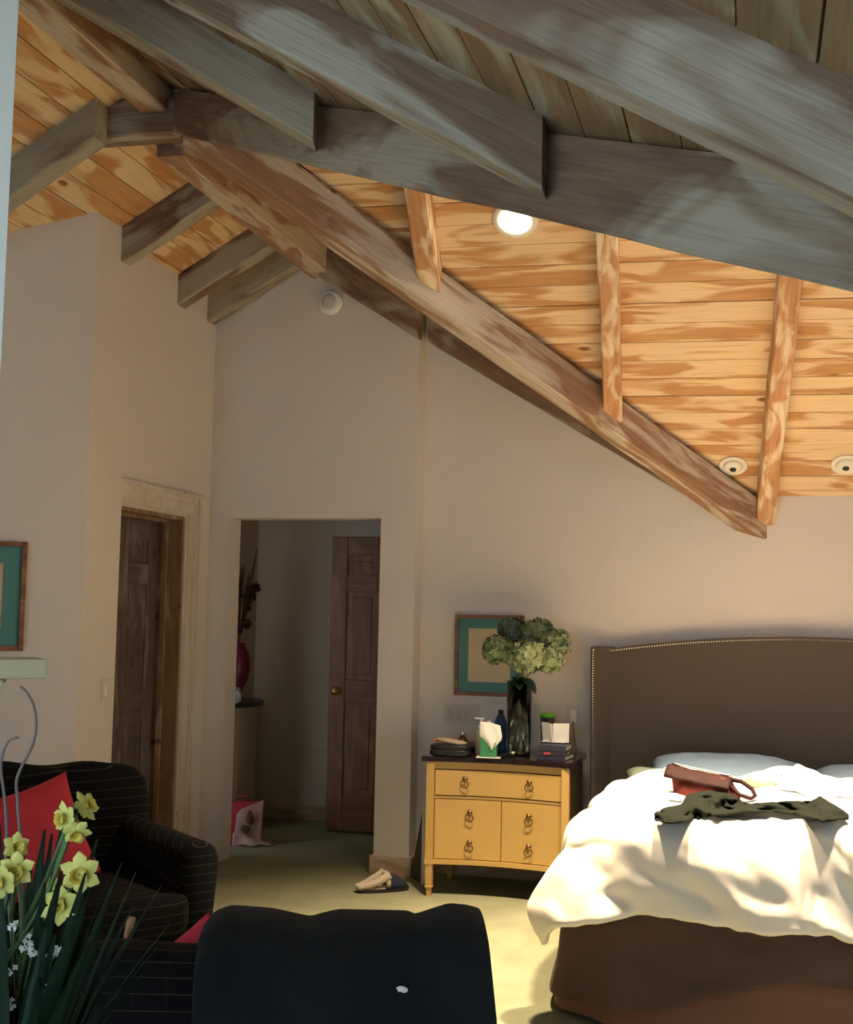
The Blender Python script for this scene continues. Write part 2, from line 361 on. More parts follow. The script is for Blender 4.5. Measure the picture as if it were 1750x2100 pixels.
# ridge beams
beam((XA, 4.85, 3.525), (XA, 6.86, 3.515), .14, .24, 'far ridge beam meeting the gable wall near the smoke detector', m_beamw, name='ridge_beam')
beam((XA, -1.2, 3.66), (XA, 4.76, 3.66), .13, .15, 'near ridge beam at the top left corner of the picture', m_beamw, name='ridge_beam')
beam((-2.98, 4.74, 3.57), (-2.02, 4.74, 3.555), .12, .17, 'short collar beam under the ridge where all the beams meet', m_beam, name='collar_beam')
# gable rafters against the wall
beam((-2.50, 6.78, 3.49), (-1.88, 6.78, 3.10), .10, .17, 'upper gable rafter on the wall over the dark passage', m_beam, name='gable_rafter')
beam((-1.86, 6.93, 3.11), (-.10, 6.93, 2.028), .10, .17, 'lower gable rafter on the wall left of the bed', m_beam, name='gable_rafter', e1=0)
# left slope rafters
for y, lb in ((5.63, 'stubby rafter of the left slope farthest from the gable wall'), (6.40, 'middle stubby rafter of the left slope above the left door'), (6.80, 'stubby rafter of the left slope right against the gable wall')):
    beam((-3.23, y-.03, s3z(-3.23)-.18), (XA, y, s3z(XA)-.18), .11, .17, lb, m_beam)
beam((-4.6, 4.60, s3z(-4.6)-.17), (-2.75, 4.63, s3z(-2.75)-.17), .11, .17, 'long grey rafter of the left slope behind the chimney edge', m_beam)

# ---- ceiling lamps
m_trim = mat('lamp_trim', (.80, .74, .62), .5); m_dark = mat('lamp_black', (.02, .02, .02), .5)
m_emit = mat('lit_lamp', (1, .9, .7), .4, emit=30, ecol=(1, .88, .66))
def canlamp(x, y, label, lit, power=0):
    z = s1z(y)-.002; nrm = Vector((0, .65, 1)).normalized()
    t = thing('recessed_lamp', label, 'lamp', (x, y, z)); t.rotation_euler = (-atan(.65), 0, 0)
    if not lit: t.scale = (.74, .74, .74)
    t['group'] = 'recessed lamps in the boarded slope'
    link('trim_ring', lathe([(.068, -.002), (.075, -.009), (.098, -.010), (.105, -.002), (.105, .0), (.068, 0)], 32), m_trim, t, smooth=True)
    if lit:
        link('bulb', lathe([(.0, -.012), (.045, -.010), (.068, -.003), (.068, 0)], 28), m_emit, t, smooth=True)
        l = bpy.data.lights.new('spot', 'SPOT'); l.energy = power; l.color = WARM; l.spot_size = R(72); l.spot_blend = 1.0; l.shadow_soft_size = .09
        o = bpy.data.objects.new('lamp_beam', l); C.objects.link(o); o.parent = t; o.location = (0, 0, -.03); o.rotation_euler = (atan(.65), 0, 0)
    else:
        link('eyeball', lathe([(.069, 0), (.066, -.016), (.052, -.028), (.034, -.034), (.022, -.036)], 28), m_trim, t, smooth=True)
        link('dark_aperture', lathe([(.024, -.034), (.024, -.0375), (0, -.0372)], 20), m_dark, t)
    return t
canlamp(-1.033, 5.303, 'lit round ceiling lamp, half hidden by the header beam', True, 440)
canlamp(-.22, 5.30, 'lit ceiling lamp above the left half of the bed, behind the header beam', True, 640)
canlamp(.60, 5.30, 'lit ceiling lamp above the right half of the bed, behind the header beam', True, 640)
canlamp(-.098, 6.77, 'small unlit ceiling lamp beside the foot of the valley beam', False)
canlamp(.481, 6.77, 'small unlit ceiling lamp at the right edge of the picture', False)

# ---- smoke detector
t = thing('smoke_detector', 'round white smoke detector high on the gable wall', 'smoke detector', (-2.46, 6.85, 3.357))
link('housing', lathe([(.075, 0), (.078, .012), (.07, .028), (.05, .036), (0, .038)], 32), m_white, t, smooth=True)
link('vent_ring', lathe([(.045, .034), (.047, .041), (.03, .043), (0, .0435)], 24), mat('detector_grey', (.55, .53, .5), .5), t, smooth=True)
t.rotation_euler = (R(90), 0, 0)

# ------------------------------------------------------------------ doors
def door_leaf(root, W, H, T, mt, arch=True):
    """leaf in local coords: x 0..W, y 0..T (front face at y=0), z 0..H ; panels recessed"""
    st = .115; mid = .10; rows = [(.0, .24), (.86, 1.02), (1.62, 1.74), (H-.13, H)]
    # rotate local axes so that grain runs up the stiles
    for x0, x1 in ((0, st), (W/2-mid/2, W/2+mid/2), (W-st, W)):
        if x1 > x0:
            bm = B((0, 0, 0), (H, x1-x0, T), .004, 1)
            o = link('stile', bm, mt, root)
            o.location = ((x0+x1)/2, T/2, H/2)
            o.rotation_euler = Matrix(((0, 1, 0), (0, 0, 1), (1, 0, 0))).to_euler()
    for z0, z1 in rows:
        for a, b in ((st, W/2-mid/2), (W/2+mid/2, W-st)):
            o = link('rail', B((0, 0, 0), (b-a, T*.96, z1-z0), .003, 1), mt, root); o.location = ((a+b)/2, T/2, (z0+z1)/2)
    for (z0, z1) in ((.24, .86), (1.02, 1.62), (1.74, H-.13)):
        for a, b in ((st, W/2-mid/2), (W/2+mid/2, W-st)):
            w2 = (b-a); h2 = z1-z0
            bm = B((0, 0, 0), (h2, w2, T*.35))
            box(bm, (0, 0, 0), (h2-.07, w2-.07, T*.75), .012, 2)
            o = link('panel', bm, mt, root); o.location = ((a+b)/2, T/2, (z0+z1)/2)
            o.rotation_euler = Matrix(((0, 1, 0), (0, 0, 1), (1, 0, 0))).to_euler()
def knob(root, x, y, z, d=-1):
    bm = lathe([(.026, 0), (.026, .006), (.011, .01), (.011, .035), (.024, .042), (.029, .055), (.024, .068), (0, .072)], 20)
    o = link('door_knob', bm, m_brass, root, smooth=True); o.location = (x, y, z); o.rotation_euler = (R(90)*(1 if d < 0 else -1), 0, 0)
# door 1 in the left wall
d = bpy.data.objects.new('door_1', None); C.objects.link(d); d['kind'] = 'structure'; d.location = (-3.36, 5.69, .01); d.rotation_euler = (0, 0, R(90))
door_leaf(d, .80, 2.0, .04, m_greydoor)
# its frame
f = struct('trim_1', mm(-3.4, -3.212, 6.49, 6.511, 0, 2.035), m_jamb_v)
link('jamb', mm(-3.4, -3.212, 5.66, 5.681, 0, 2.035), m_jamb_v, f); link('head_jamb', mm(-3.4, -3.212, 5.681, 6.49, 2.01, 2.034), m_jamb, f)
link('door_stop', mm(-3.33, -3.30, 6.475, 6.49, 0, 2.01), m_jamb_v, f); link('door_stop', mm(-3.33, -3.30, 5.681, 6.49, 1.995, 2.01), m_jamb, f)
for nm, a in (('casing', [(6.505, 6.53, .012), (6.53, 6.60, .018), (6.60, 6.635, .026), (6.635, 6.665, .034)]),):
    for (y0, y1, dx), zt in zip(a, (2.03, 2.055, 2.115, 2.145)): link(nm, mm(-3.21, -3.21+dx, y0, y1, 0, zt), m_casing_v, f)
for z0, z1, dx in ((2.03, 2.055, .012), (2.055, 2.115, .018), (2.115, 2.145, .026), (2.145, 2.17, .034)):
    link('head_casing', mm(-3.21, -3.21+dx, 5.662, {2.03: 6.53, 2.055: 6.60, 2.115: 6.635, 2.145: 6.665}[z0], z0, z1), m_casing, f)
# door 2 standing in the hallway
d = bpy.data.objects.new('door_2', None); C.objects.link(d); d['kind'] = 'structure'; d.location = (-2.815, 8.0, .015); d.rotation_euler = (0, 0, 0)
door_leaf(d, .76, 2.0, .04, m_doorwood); knob(d, .06, 0, .94)
# corner stop bead at the opening
f = struct('trim_2', mm(-3.075, -3.068, 6.845, 7.0, 0, 2.05), m_wall)

# ---- switch plates
def plate(name, x, z, w, h, n, label, cat, socket=False):
    t = thing(name, label, cat, (x, 7.0, z))
    link('cover_plate', B((0, -.003, 0), (w, .006, h), .002), mat('almond_plate', (.60, .54, .46), .45), t)
    for i in range(n):
        xx = (i-(n-1)/2)*.046
        if socket: link('socket_face', B((xx, -.0065, 0), (.034, .003, .07), .001), m_white, t)
        else: link('rocker', B((xx, -.0075, 0), (.030, .005, .062), .0015), mat('rocker', (.52, .46, .38), .5), t)
plate('switch_plate', -1.635, .915, .212, .112, 4, 'wide almond switch plate on the wall below the framed print', 'switch plate')
plate('outlet_plate', -.985, .93, .075, .115, 1, 'small outlet plate beside the headboard', 'outlet', True)
t = thing('switch_plate', 'narrow switch plate on the wall strip left of the left door', 'switch plate', (-3.15, 5.56, 1.08)); t.rotation_euler = (0, 0, R(90))
link('cover_plate', B((0, -.003, 0), (.07, .006, .115), .002), mat('almond_plate2', (.62, .60, .55), .5), t); link('rocker', B((0, -.008, 0), (.03, .005, .06), .0015), m_white, t)
tag(link('cord', tube([(-.985, 6.985, .90), (-.97, 6.95, .80), (-.935, 6.93, .6), (-.925, 6.93, .35), (-.93, 6.93, .12), (-.95, 6.92, .012), (-1.1, 6.88, .008)], .004), mat('cord', (.30, .26, .20), .6), smooth=True), 'thin electric cord hanging down from the outlet beside the headboard', 'cord')

# ------------------------------------------------------------------ framed prints
m_frame = woodmat('print_frame', (.16, .06, .025), (.28, .12, .05), (.40, .20, .09), .5, .8, rough=.4, grain=.2)
m_teal = mat('teal_mat', (.09, .24, .215), .8); m_cream = mat('cream_print', (.58, .47, .30), .8, var=.08, vscale=9)
m_pglass = mat('print_glass', (1, 1, 1), .05, trans=1, ior=1.02)
def picture(loc, rz, W, H, label, fr=.022, mt=.058, inner_scale=1):
    t = thing('framed_print', label, 'picture', loc, rz)
    for x in (-1, 1): link('frame_stile', B((x*(W/2-fr/2), -.012, 0), (fr, .024, H), .004), m_frame, t)
    for z in (-1, 1): link('frame_rail', B((0, -.012, z*(H/2-fr/2)), (W-2*fr, .024, fr), .004), m_frame, t)
    link('backing', B((0, -.003, 0), (W-fr, .004, H-fr)), m_cream, t)
    bm = bmesh.new(); iw, ih = W-2*fr, H-2*fr
    for x in (-1, 1): box(bm, (x*(iw/2-mt/2), -.008, 0), (mt, .003, ih))
    for z in (-1, 1): box(bm, (0, -.008, z*(ih/2-mt/2)), (iw-2*mt, .003, mt))
    link('teal_mat', bm, m_teal, t)
    return t
picture((-1.478, 6.999, 1.261), 0, .412, .47, 'framed print with a teal mat hanging above the nightstand, partly behind the hydrangeas')
p = diag(.53, -.001, 1.54); picture(p, R(45), .52, .515, 'framed print with a teal mat on the left wall above the mantel', fr=.024, mt=.078)

# ------------------------------------------------------------------ chimney breast + mantel
m_stone = mat('painted_chimney', (.86, .88, .78), .8, bump=.1, bscale=40)
m_mantel = mat('pale_stone_mantel', (.50, .44, .27), .6, bump=.25, bscale=25, var=.12)
Rm = Vector((-1.550, 2.482, 0)); ea = Vector((1, 1, 0))/sqrt(2); en = Vector((1, -1, 0))/sqrt(2)   # along, outward
MR = Matrix((ea, Vector((-1, 1, 0))/sqrt(2), (0, 0, 1))).transposed().to_4x4()
def placed(bm, loc): 
    mw = MR.copy(); mw.translation = loc; bm.transform(mw); return bm
# local: x along (right end at 0, body to negative), y into the wall
struct('wall_chimney', placed(prism([(-1.25, .10), (-.118, .10), (-.118, .52), (-1.25, .52)], 'Z', 0, 3.12), Rm), m_stone)
t = thing('mantel_shelf', 'pale stone mantel shelf jutting in from the left edge', 'mantel', (0, 0, 0))
link('slab', placed(B((-.67, .06, 1.356), (1.34, .12, .044), .006), Rm), m_mantel, t)
link('lower_moulding', placed(B((-.70, .075, 1.329), (1.24, .05, .012), .004), Rm), m_mantel, t)
def corb():
    prof = [(0.10, 1.33), (.02, 1.33), (.018, 1.315), (.035, 1.30), (.05, 1.27), (.07, 1.24), (.10, 1.22)]
    return prof
for xx in (-.145, -1.15):
    link('corbel', placed(prism(corb(), 'X', xx-.05, xx+.05), Rm), m_mantel, t)

# ================================================================== objects
CAMP = Vector((0, 0, 1.5))
def _ray(px, py): return fw+rt*(px-875)/2500-up*(py-1050)/2500
def onz(px, py, z): d = _ray(px, py); return CAMP+d*((z-1.5)/d.z)          # point at height z
def ony(px, py, y): d = _ray(px, py); return CAMP+d*(y/d.y)                # point on the plane Y = y

# ------------------------------------------------------------------ bed
m_uph = mat('taupe_upholstery', (.095, .074, .060), .9, bump=.25, bscale=350, sheen=.15)
m_nail = mat('nailhead', (.75, .70, .62), .3, 1)
m_sheet = mat('blue_grey_sheet', (.20, .29, .42), .85, bump=.12, bscale=9, sheen=.1)
m_duvet = mat('cream_duvet', (.80, .73, .60), .85, bump=.1, bscale=14, sheen=.1)
def archz(x): return 1.325+.085*max(0, 1-((x-.34)/1.09)**2)
bed = thing('bed', 'large bed with a tall taupe upholstered wingback headboard trimmed with nailheads', 'bed', (.34, 5.9, 0))
def bl(bm, name, m, **k):
    bmesh.ops.translate(bm, verts=bm.verts, vec=(-.34, -5.9, 0)); return link(name, bm, m, bed, **k)
xs = [-.80+i*2.28/48 for i in range(49)]
bl(prism([(x, .05) for x in (-.80, 1.48)][::1]+[(x, archz(x)) for x in xs[::-1]], 'Y', 6.885, 6.975), 'headboard', m_uph)
for sx in (1, -1):
    pl = [(-.862, 6.975), (-.862, 6.79), (-.85, 6.775), (-.835, 6.778), (-.748, 6.90), (-.748, 6.975)]
    pl = [((x if sx == 1 else .68-x), y) for x, y in pl]
    bl(prism(pl, 'Z', .03, 1.33), 'headboard_wing', m_uph)
bm = bmesh.new()
for k in range(88):
    z = .08+k*1.235/87
    for x in (-.849, 1.529): bmesh.ops.create_icosphere(bm, subdivisions=1, radius=.0052, matrix=Matrix.Translation((x, 6.7755, z)))
for k in range(165):
    x = -.80+k*2.28/164
    bmesh.ops.create_icosphere(bm, subdivisions=1, radius=.0050, matrix=Matrix.Translation((x, 6.884, archz(x)-.013)))
for k in range(7):
    for sx in (1, -1):
        x = -.845+k*.0145; x = x if sx == 1 else .68-x
        bmesh.ops.create_icosphere(bm, subdivisions=1, radius=.005, matrix=Matrix.Translation((x, 6.776+k*.019, 1.316)))
tag(bl(bm, 'nailhead_trim', m_nail), kind='stuff')
bl(mm(-.60, 1.28, 4.86, 6.88, .10, .27, bev=.02), 'bed_base', m_uph)
bl(mm(-.61, 1.29, 4.82, 6.88, .27, .58, bev=.06), 'mattress', m_sheet, smooth=True)
for x in (-.52, 1.20):
    for y in (4.95, 6.78): bl(mm(x-.03, x+.03, y-.03, y+.03, 0, .1), 'bed_leg', m_dark)

def cloth(bm, name, m, label, cat, thick=.02, sub=1, loc=None, group=None, bev=None):
    o = link(name, bm, m, smooth=True)
    if thick: s = o.modifiers.new('s', 'SOLIDIFY'); s.thickness = thick; s.offset = 0
    if sub: s = o.modifiers.new('u', 'SUBSURF'); s.levels = s.render_levels = sub
    if label: tag(o, label, cat, group)
    return o
def dtop(x, y):     # height of the duvet top
    a = x+.62; b = 6.28-y
    e = min(1, max(0, a)/.25)**.5*min(1, max(0, 1.93-a)/.25)**.5
    bx = abs(sin(pi*(a-.03)/.46))**.45; by = abs(sin(pi*(b-.02)/.43))**.45
    z = .655+.05*e+.022*bx*by+.030*fbm(x*1.6, y*1.6, 3)+.016*fbm(x*5, y*4, 8)-.016*max(0, .12-abs(noise.noise(Vector((x*3+y*1.5, y*2.5-x, 2)))))/.12
    z += .022*abs(fbm(x*3.1+y*1.2, y*2.2, 5))**.8*-1+.010
    z += .03*math.exp(-((x+.33)/.28)**2-((y-6.12)/.2)**2)+.055*math.exp(-((x-.20)/.16)**2-((y-6.2)/.2)**2)
    return z
def duvet(i, j):
    la = .30; lb = .33
    a = -la+i*(1.93+2*la); b = -.02+j*(1.60+lb)
    da = max(0, -a) or -max(0, a-1.93); db = max(0, b-1.47)*(.92+.30*i); hang = .55+.55*min(1, max(0, b)/1.4)**1.5
    if da: da *= hang
    d = sqrt(da*da+db*db); ca = min(1.93, max(0, a)); cb = min(1.47, b)
    x = -.62+ca; y = 6.28-cb; z = dtop(x, y)
    if d > 0:
        r = .11+.10*(1 if db > da*0 and db > 0 else 0)*min(1, db/(abs(da)+db+1e-6)); ang = min(d/r, pi/2); out = r*sin(ang); drop = r*(1-cos(ang))
        rest = max(0, d-r*pi/2); ux, uy = -da/d, -db/d
        per = (a-b)*1.0
        fold = (-.035*abs(fbm(per*2.6, d*2.5, 9))*min(1, d/.1)+.030*sin(per*9+2*fbm(per*1.5, 1))+.03*fbm(per*3.2, 4, 1))*min(1, d/.15)
        corner = max(0, min(1, abs(da*db)*22))
        out += rest*(.30+.05*corner)+fold; drop += rest*(.97-.08*corner)
        x += ux*out; y += uy*out; z -= drop
        cr = abs(noise.noise(Vector((x*4.5+z*3, y*4+z*5, z*6))))
        x -= .018*max(0, .5-cr)*uy*0; y += .035*min(.35, cr)*min(1, d/.12)*(1 if db else 0); z += .014*fbm(x*7, y*7, z*7)
    return Vector((x, y, z))
m_dv = cloth(grid(96, 84, duvet), 'duvet', m_duvet, 'puffy cream quilted duvet pulled over the bed and hanging off its left corner', 'duvet', .035, 1)
# brown coverlets hanging at the foot
m_brown = mat('dark_brown_throw', (.085, .050, .035), .95, bump=.3, bscale=200, sheen=.25, var=.1)
m_rust = mat('rust_brown_coverlet', (.20, .095, .06), .95, bump=.5, bscale=120, sheen=.25, var=.15, vscale=3)
def skirt(x0, y0, x1, ztop, zbot, flare, off, seed, amp):
    """hanging cloth: left side, corner, foot, right side"""
    segs = 6.0-y0; W = x1-x0; per = segs+W+segs
    def f(i, j):
        p = i*per
        if p < segs: bx, by, nx, ny = x0, 6.0-p, -1, 0
        elif p < segs+W: bx, by, nx, ny = x0+(p-segs), y0, 0, -1
        else: bx, by, nx, ny = x1, y0+(p-segs-W), 1, 0
        dc = p-segs; dc2 = p-segs-W
        if abs(dc) < .09: t = (dc+.09)/.18; nx, ny = -cos(t*pi/2), -sin(t*pi/2)
        if abs(dc2) < .09: t = (dc2+.09)/.18; nx, ny = sin(t*pi/2), -cos(t*pi/2)
        zb = zbot(p-segs); z = ztop(p-segs)+(zb-ztop(p-segs))*j; h = (ztop(p-segs)-z)
        o = off+.045*min(1, h/.05)+flare*h*h+amp*min(1, h/.25)*(sin(p*6+seed+3*h)+1.6*fbm(p*2, h*4, seed))
        if ny == 0 or (nx < 0): o = o*.55+.012
        return Vector((bx+nx*o, by+ny*o, z+.004))
    return grid(110, 26, f)
cloth(skirt(-.63, 4.80, 1.31, lambda p: .56, lambda p: .012, .50, .01, 2, .016), 'coverlet', m_rust, 'rust brown quilted coverlet hanging to the carpet at the foot of the bed', 'coverlet', .012)
cloth(skirt(-.635, 4.795, 1.315, lambda p: .58, lambda p: (.06 if p < .3 else .06+.17*min(1, (p-.3)/.45)-.0*p)+.02*sin(p*5), .50, .052, 2, .024), 'throw_blanket', m_brown, 'dark brown blanket slung over the rust coverlet at the foot of the bed', 'blanket', .014)
# pillows
def pillow(name, c, size, rot, m, label, group=None, seed=1, p=.62):
    def prof(bm):
        n = 28
        for sgn in (1, -1):
            V = []
            for i in range(n+1):
                row = []
                for j in range(n+1):
                    a = 2*i/n-1; b = 2*j/n-1
                    h = ((1-a**4)*(1-b**4))**.55
                    pin = 1-.07*(1-(1-abs(a))**.0) if False else 1
                    x = a*(1-.07*(1-b*b))*size[0]/2; y = b*(1-.07*(1-a*a))*size[1]/2
                    z = sgn*h*size[2]/2*(1+.16*fbm(a*1.7+seed, b*1.7, sgn))
                    row.append(bm.verts.new((x, y, z)))
                V.append(row)
            for i in range(n):
                for j in range(n): bm.faces.new((V[i][j], V[i+1][j], V[i+1][j+1], V[i][j+1]))
        bmesh.ops.remove_doubles(bm, verts=bm.verts, dist=.0004)
        return bm
    o = link(name, prof(bmesh.new()), m, smooth=True); o.location = c; o.rotation_euler = rot
    tag(o, label, 'cushion' if 'cushion' in name else 'pillow', group); return o
pillow('pillow', (-.14, 6.60, .665), (.80, .46, .20), (R(16), 0, R(-2)), m_sheet, 'wide blue-grey pillow in the middle of the headboard', 'pillows', 1)
pillow('pillow', (.68, 6.62, .655), (.74, .46, .17), (R(14), 0, 0), m_sheet, 'blue-grey pillow at the right edge of the picture', 'pillows', 3)
pillow('pillow', (-.42, 6.48, .63), (.42, .44, .13), (R(8), R(6), R(8)), mat('sage_pillowcase', (.26, .30, .25), .85, bump=.1, bscale=10), 'small grey-green pillow tucked at the left end under the duvet', 'pillows', 5)

# dark shirt on the duvet
up_ = [(1342, 1687), (1362, 1672), (1398, 1664), (1408, 1642), (1450, 1634), (1478, 1633), (1505, 1642), (1530, 1660), (1580, 1662), (1640, 1657), (1668, 1655), (1681, 1644), (1700, 1657), (1742, 1688)]
lo_ = [(1343, 1694), (1368, 1702), (1400, 1701), (1425, 1692), (1450, 1688), (1480, 1684), (1505, 1682), (1535, 1679), (1585, 1677), (1640, 1683), (1665, 1692), (1680, 1697), (1692, 1701), (1742, 1690)]
def lerpl(L, t):
    t = t*(len(L)-1); i = min(int(t), len(L)-2); f = t-i; return (L[i][0]+(L[i+1][0]-L[i][0])*f, L[i][1]+(L[i+1][1]-L[i][1])*f)
def on_duvet(px, py):
    p = onz(px, py, .73)
    for _ in range(4): p = onz(px, py, dtop(p.x, p.y)+.02)
    return p
def shirt(i, j):
    a = lerpl(up_, i); b = lerpl(lo_, i); p = on_duvet(a[0]+(b[0]-a[0])*j, a[1]+(b[1]-a[1])*j)
    p.z += .024+.018*abs(fbm(i*9, j*2.5, 2))*4*j*(1-j)+.01*sin(i*20+j*4)*j*(1-j)*4
    return p
cloth(grid(60, 10, shirt), 'shirt', mat('dark_shirt', (.009, .011, .008), .95, spec=.1, bump=.2, bscale=90), 'crumpled dark grey-green shirt stretched across the cream duvet', 'shirt', .012, 1)
# white garment with a peak, tan garment with dark hooks
wc = on_duvet(1655, 1640); wz = wc.z
tipz = ony(1637, 1567, wc.y+.34).z; tipx = ony(1637, 1567, wc.y+.34).x
def peak(i, j):
    a = 2*pi*i; r = j**.85; x = r*cos(a)*(.24 if cos(a) > 0 else .10)*(1+.12*sin(3*a+1)); y = .13*r*sin(a)*(1+.15*sin(4*a))
    bx, by = tipx+x, wc.y+.34+y; base = dtop(bx, by)+.024; f = (1-r)**1.15
    return Vector((bx, by, base+(tipz-dtop(tipx, by)-.024)*f+.030*fbm(cos(a)*1.8, sin(a)*1.8, r*2)*r*(1-r)*3))
cloth(grid(40, 14, peak), 'white_garment', mat('white_cotton', (.85, .82, .76), .9, sheen=.1), 'bunched white garment standing in a point in front of the pillows', 'garment', .012, 1)
g = on_duvet(1566, 1612)
t = thing('underwear', 'tan garment with a small black hook strap beside the bunched white garment', 'garment', g)
link('cup', blob((0, 0, .025), (.085, .07, .045), 3, .12, 2), mat('tan_satin', (.62, .47, .30), .6), t, smooth=True)
for k, (dx, dz) in enumerate(((.088, .055), (.085, .035), (.088, .016))): link('hook', B((dx, -.04, dz), (.022, .012, .010), .002), m_dark, t)

# maroon shoulder bag
g = on_duvet(1452, 1634)
m_mar = mat('maroon_leather', (.075, .013, .010), .6, spec=.2, bump=.15, bscale=30, var=.12); m_mard = mat('dark_maroon_leather', (.024, .008, .007), .65, spec=.12)
t = thing('handbag', 'slumped maroon leather handbag lying on the duvet before the pillow', 'handbag', (g.x-.005, g.y+.05, g.z-.01), R(-14))
def hb(i, j):
    a = 2*pi*i; z = j; wx = .145*(1-.10*z)*(1+.05*sin(3*a)); wy = .065*(1-.75*z**1.6)
    sx = math.copysign(abs(cos(a))**.6, cos(a)); sy = math.copysign(abs(sin(a))**.7, sin(a))
    return Vector((wx*sx-.035*z, wy*sy+.01*fbm(a, z*3), .115*z*(1-.22*(sx*.5+.5))+.008*fbm(sx*2, z*2, 4)))
link('bag_body', grid(40, 12, hb), m_mar, t, smooth=True)
fl = lambda i, j: Vector((-.175+.285*i, .015-.075*j, .128-.036*i-.045*j*j+.006*fbm(i*4, j*2)))
o = link('flap', grid(20, 8, fl, .006), m_mard, t, smooth=True)
link('zipper', tube([(-.16+.27*k/10, .008, .133-.034*k/10) for k in range(11)], .004, 6), m_nail, t, smooth=True)
link('strap', tube([(.10, 0, .085), (.15, .0, .080), (.20, -.02, .055), (.215, -.03, .03), (.20, -.04, .018), (.15, -.04, .03), (.105, -.02, .06)], .009, 8), m_mard, t, smooth=True)
link('buckle', ring((-.185, -.01, .10), .013, .0025), m_nail, t, smooth=True)
g = on_duvet(1388, 1646)
tag(link('earphone', tube([g+Vector((-.03, .01, .004)), g+Vector((-.01, 0, .006)), g+Vector((.005, -.008, .004)), g+Vector((.02, .01, .005))], .003), m_dark, smooth=True), 'tiny dark twisted wire lying on the duvet left of the handbag', 'wire')

# ------------------------------------------------------------------ nightstand
m_ns = mat('honey_lacquer', (.60, .38, .12), .38, var=.07, vscale=5, coat=.15)
m_nsd = mat('honey_lacquer_dark', (.48, .30, .10), .5)
m_nside = mat('shaded_side', (.10, .055, .025), .5)  # side darkened to carry its shade in the colour
m_nst = mat('black_lacquer_top', (.022, .012, .014), .18, coat=.4)
m_gap = mat('shadow_gap', (.06, .035, .015), .9)
m_pull = mat('ring_pull', (.22, .14, .05), .45, .8)
NX0, NX1, NY, ND = -1.690, -.920, 6.415, .50
t = thing('nightstand', 'honey coloured bow-fronted nightstand with a black top and brass ring pulls', 'nightstand', ((NX0+NX1)/2, NY, 0))
WD = NX1-NX0
def fy(x): return .062*(1-(2*x/WD)**2)      # concave front, local x from -WD/2
def bowed(x0, x1, z0, z1, yoff, depth, n=14, bev=0):
    pl = [(x0+(x1-x0)*i/n, fy(x0+(x1-x0)*i/n)+yoff) for i in range(n+1)]+[(x1-(x1-x0)*i/n, fy(x1-(x1-x0)*i/n)+yoff+depth) for i in range(n+1)]
    return prism(pl, 'Z', z0, z1)
h = WD/2
link('carcass', prism([(-h+.035+(WD-.07)*i/14, fy(-h+.035+(WD-.07)*i/14)+.022) for i in range(15)]+[(h-.035, ND), (-h+.035, ND)], 'Z', .20, .70), m_gap, t)
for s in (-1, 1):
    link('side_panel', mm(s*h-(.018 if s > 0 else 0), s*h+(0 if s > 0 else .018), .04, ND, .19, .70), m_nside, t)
    link('corner_post', mm(min(s*h, s*(h-.042)), max(s*h, s*(h-.042)), -.004, .04, .165, .70, bev=.003), m_ns, t)
tp = [(-h-.022+(WD+.044)*i/20, fy((-h+WD*i/20))-.024) for i in range(21)]+[(h+.022, ND+.005), (-h-.022, ND+.005)]
link('top', prism(tp, 'Z', .708, .735), m_nst, t)
link('top_moulding', bowed(-h, h, .69, .708, -.006, .03), m_nsd, t)
link('apron_rail', bowed(-h+.042, h-.042, .668, .692, .002, .03), m_nsd, t)
link('bottom_rail', bowed(-h, h, .168, .192, -.012, .03), m_ns, t)
link('mid_rail', bowed(-h+.042, h-.042, .512, .524, .003, .02), m_nsd, t)
dr = link('drawer', bowed(-h+.046, h-.046, .530, .662, .002, .02), m_ns, t)
def pull(parent, x, z):
    y = fy(x)-.002
    b = link('backplate', lathe([(.015, 0), (.014, .003), (.007, .005), (.005, .009), (0, .010)], 20), m_pull, parent, smooth=True); b.location = (x, y, z+.012); b.rotation_euler = (R(90), 0, 0)
    link('ring_handle', ring((x, y-.012, z-.014), .021, .0032), m_pull, parent, smooth=True)
for x in (-.183, .165): pull(dr, x, .606)
dl = link('door', bowed(-h+.046, .012, .196, .508, .002, .02), m_ns, t)
for z in (.43, .272): pull(dl, -.155, z)
d2 = link('door', bowed(.016, h-.046, .196, .508, .004, .02), m_ns, t)
for z in (.43, .272): pull(d2, .165, z)
link('lock_screw', lathe([(.006, 0), (.005, .004), (0, .005)], 12), m_pull, t).location = (0, fy(0)-.004, .69)
for sx in (-1, 1):
    for yy in (.018, ND-.02):
        x = sx*(h-.021)
        bm = loft([[(x-a, yy-a, z), (x+a, yy-a, z), (x+a, yy+a, z), (x-a, yy+a, z)] for a, z in ((.019, .17), (.018, .10), (.0165, .055), (.019, .052), (.019, .045), (.014, .042), (.011, 0))])
        link('leg', bm, m_ns, t)
TOP = .735
# items on top
t = thing('flower_vase', 'tall clear glass cylinder vase full of green stems on the nightstand', 'vase', (-1.235, 6.66, TOP))
m_cg = mat('clear_glass', (.92, .97, .93), .03, trans=1, ior=1.45)
link('glass', lathe([(.0, .006), (.055, .006), (.058, .02), (.066, .40), (.070, .402), (.062, .008), (.06, .0), (0, .0)], 32), m_cg, t, smooth=True)
link('water', lathe([(.0, .009), (.053, .009), (.0585, .19), (0, .19)], 28), mat('cloudy_water', (.62, .66, .50), .1, trans=.9, ior=1.33), t, smooth=True)
m_stem = mat('brown_green_stem', (.20, .20, .10), .6, var=.3, vscale=20); m_leaf = mat('dark_leaf', (.035, .085, .045), .55, var=.2)
m_hyd = mat('hydrangea', (.24, .29, .15), .8, var=.45, vscale=28); m_hyd2 = mat('hydrangea_pale', (.34, .39, .20), .8, var=.35, vscale=28)
